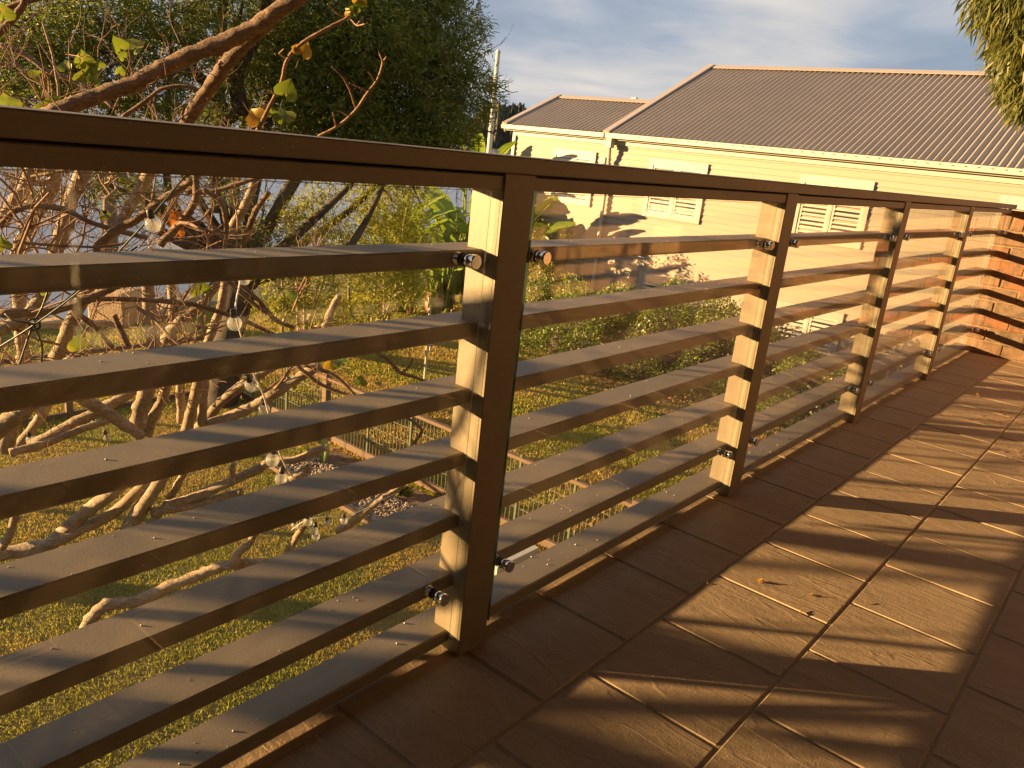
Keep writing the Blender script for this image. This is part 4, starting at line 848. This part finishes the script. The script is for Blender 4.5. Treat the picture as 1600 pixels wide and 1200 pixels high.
# ================================================================ STRING LIGHTS
def bulb_me():
    V, F = sphere_geo((0, 0, -.030), .0245, 18, 12, (1, 1, 1.05)); return mesh('bulb', V, F, 'bulb', True)
sock = MB().tube([(0, 0, -.008), (0, 0, .0), (0, 0, .018), (0, 0, .022)], [.0105, .011, .010, .005], 12).me('socket', 'rubber', True)
fil = MB().tube([(0, 0, -.008), (-.006, 0, -.028), (0, 0, -.042), (.006, 0, -.028), (0, 0, -.008)], .0012, 4).me('filament', 'trim')
BM = bulb_me()
def string(label, cable, dist, bulbs, mat, rpx=1.6):
    pts = smooth_path([P(x, y, d_) for x, y, d_ in cable], 6); p0 = pts[0]; rt = thing('string_lights', label, 'string lights', tuple(p0))
    V, F = tube_geo(pts, .0032 if rpx > 1.2 else .0025, 6); obj('cable', mesh('cable', V-p0, F, mat, True), rt)
    for x, y, r_, tilt in bulbs:
        d_ = .0245*FPX/r_; q = P(x, y, d_*.985); b = obj('bulb', BM, rt, tuple(q-p0+np.array([0, 0, .03])), (tilt, tilt*.6, 0)); obj('socket', sock, b); obj('filament', fil, b)
string('string of clear globe bulbs on a thin cable hanging in the bare tree', [(-30, 560, 3.2), (50, 510, 3.), (130, 450, 2.9), (235, 340, 2.8), (300, 262, 2.8)], 2.8, [(236, 352, 11, .3)], 'cable')
string('string of clear globe bulbs looped down beside the middle slats', [(375, 440, 3.1), (368, 492, 2.75), (398, 588, 2.8), (412, 618, 2.85), (436, 705, 2.9), (450, 735, 3.0), (470, 760, 3.2)], 3, [(375, 443, 9, .9), (365, 506, 11, .15), (389, 606, 11, .5), (412, 640, 9, .1), (427, 718, 11, -.2), (440, 748, 10, -.2)], 'cable_white')
string('cluster of small clear bulbs bundled under the middle of the railing', [(455, 828, 4.9), (482, 811, 4.7), (530, 806, 4.7), (560, 800, 4.8), (600, 780, 4.9), (620, 770, 5.)], 4.8, [(460, 822, 6, .2), (480, 816, 8, .2), (492, 829, 7.5, -.3), (491, 842, 7, .6), (511, 817, 6, .1), (537, 814, 6.5, .1), (597, 791, 6, .2)], 'cable_white', 1)
string('thin string of tiny bulbs lying low on the far lawn branches', [(30, 680, 5.4), (60, 682, 5.4), (100, 680, 5.4), (150, 660, 5.5), (170, 680, 5.6)], 5.5, [(46, 688, 6, .2), (146, 662, 5, .2), (165, 684, 6, .3)], 'cable_white', 1)
b = MB(); q0 = P(52, 505, 3.0)
for l in ('75,455; 66,480; 52,506; 40,540; 30,570', '52,506; 20,500; 8,490', '52,506; 66,540; 62,590', '52,506; 80,488; 150,430; 215,385', '45,500; 60,498; 62,512; 48,516; 45,502'):
    b.tube(smooth_path([P(*q)-q0 for q in L(l, 3.0, 3.05)], 5), .0035, 6)
tag(obj('black_cable', b.me('black_cable', 'cable', True), None, tuple(q0)), 'dark green cable knotted around a branch at the left edge', 'cable')

# ================================================================ SMALL THINGS ON FLOOR AND SLATS
def yl(px, py, r, lab, z=0.):
    q = GZ(px, py, z); n_ = 26; D = rdir(n_); D[:, 2] = abs(D[:, 2])*.7; V, F = leaves_geo(np.zeros((n_, 3))+D*r*.1+(0, 0, .002), D, rdir(n_), rng.uniform(.5, 1, n_)*r, np.full(n_, r*.3), .1)
    tag(obj('wattle_sprig', mesh('wattle_sprig', V, F, 'leaf_yellow'), None, tuple(q)), lab, 'sprig')
yl(1188, 910, .011, 'larger yellow blossom sprig on the tiles in the sunlit patch'); yl(1268, 931, .008, 'small yellow sprig on the tiles right of the larger sprig'); yl(1526, 619, .02, 'curled yellow leaf on the far sunlit tiles')
n = 200; V = []; F = []; b = MB()
for _ in range(n):
    x, y = rng.uniform(.02, 1.3), rng.uniform(.3, 5.9)**1.0
    if rng.random() < .5: x = random.choice((.206, .4935, .785))+rng.normal()*.012
    a = rng.uniform(0, 3.14); l_ = rng.uniform(.002, .008); r_ = rng.uniform(.0004, .0009); b.tube([(x, y, .001+r_), (x+math.cos(a)*l_*.5, y+math.sin(a)*l_*.5, .002+r_), (x+math.cos(a)*l_, y+math.sin(a)*l_, .001+r_)], [r_, r_*1.3, r_*.6], 4)
for cxx, cyy, m_ in ((.45, 4.35, 60), (.62, 3.9, 40), (.5, 1.95, 4)):
    for _ in range(m_): x, y = cxx+rng.normal()*.06, cyy+rng.normal()*.12; a = rng.uniform(0, 3.14); l_ = rng.uniform(.008, .03); r_ = .0012; b.tube([(x, y, .002), (x+math.cos(a)*l_, y+math.sin(a)*l_, .004)], [r_, r_*.6], 4)
d_ = stuff(obj('floor_debris', b.me('floor_debris', 'dead'))); d_['label'] = 'dry leaf crumbs and bark bits scattered on the balcony tiles'
b = MB()
for z in ZS:
    for _ in range(60 if z < .2 else 26):
        x, y = rng.uniform(-.118, -.04), rng.uniform(.3, 3.2); r_ = rng.uniform(.0006, .0019) if z > .1 else rng.uniform(.0008, .0026); V_, F_ = sphere_geo((x, y, z+r_*.5), r_, 5, 4, (1.3, 1, .7)); b.add(V_, F_)
d_ = stuff(obj('slat_grit', b.me('slat_grit', 'trim'))); d_['label'] = 'pale grit and crumbs lying on the railing slats'
scn.cycles.transparent_max_bounces = 24; scn.cycles.max_bounces = 8; scn.cycles.caustics_reflective = False
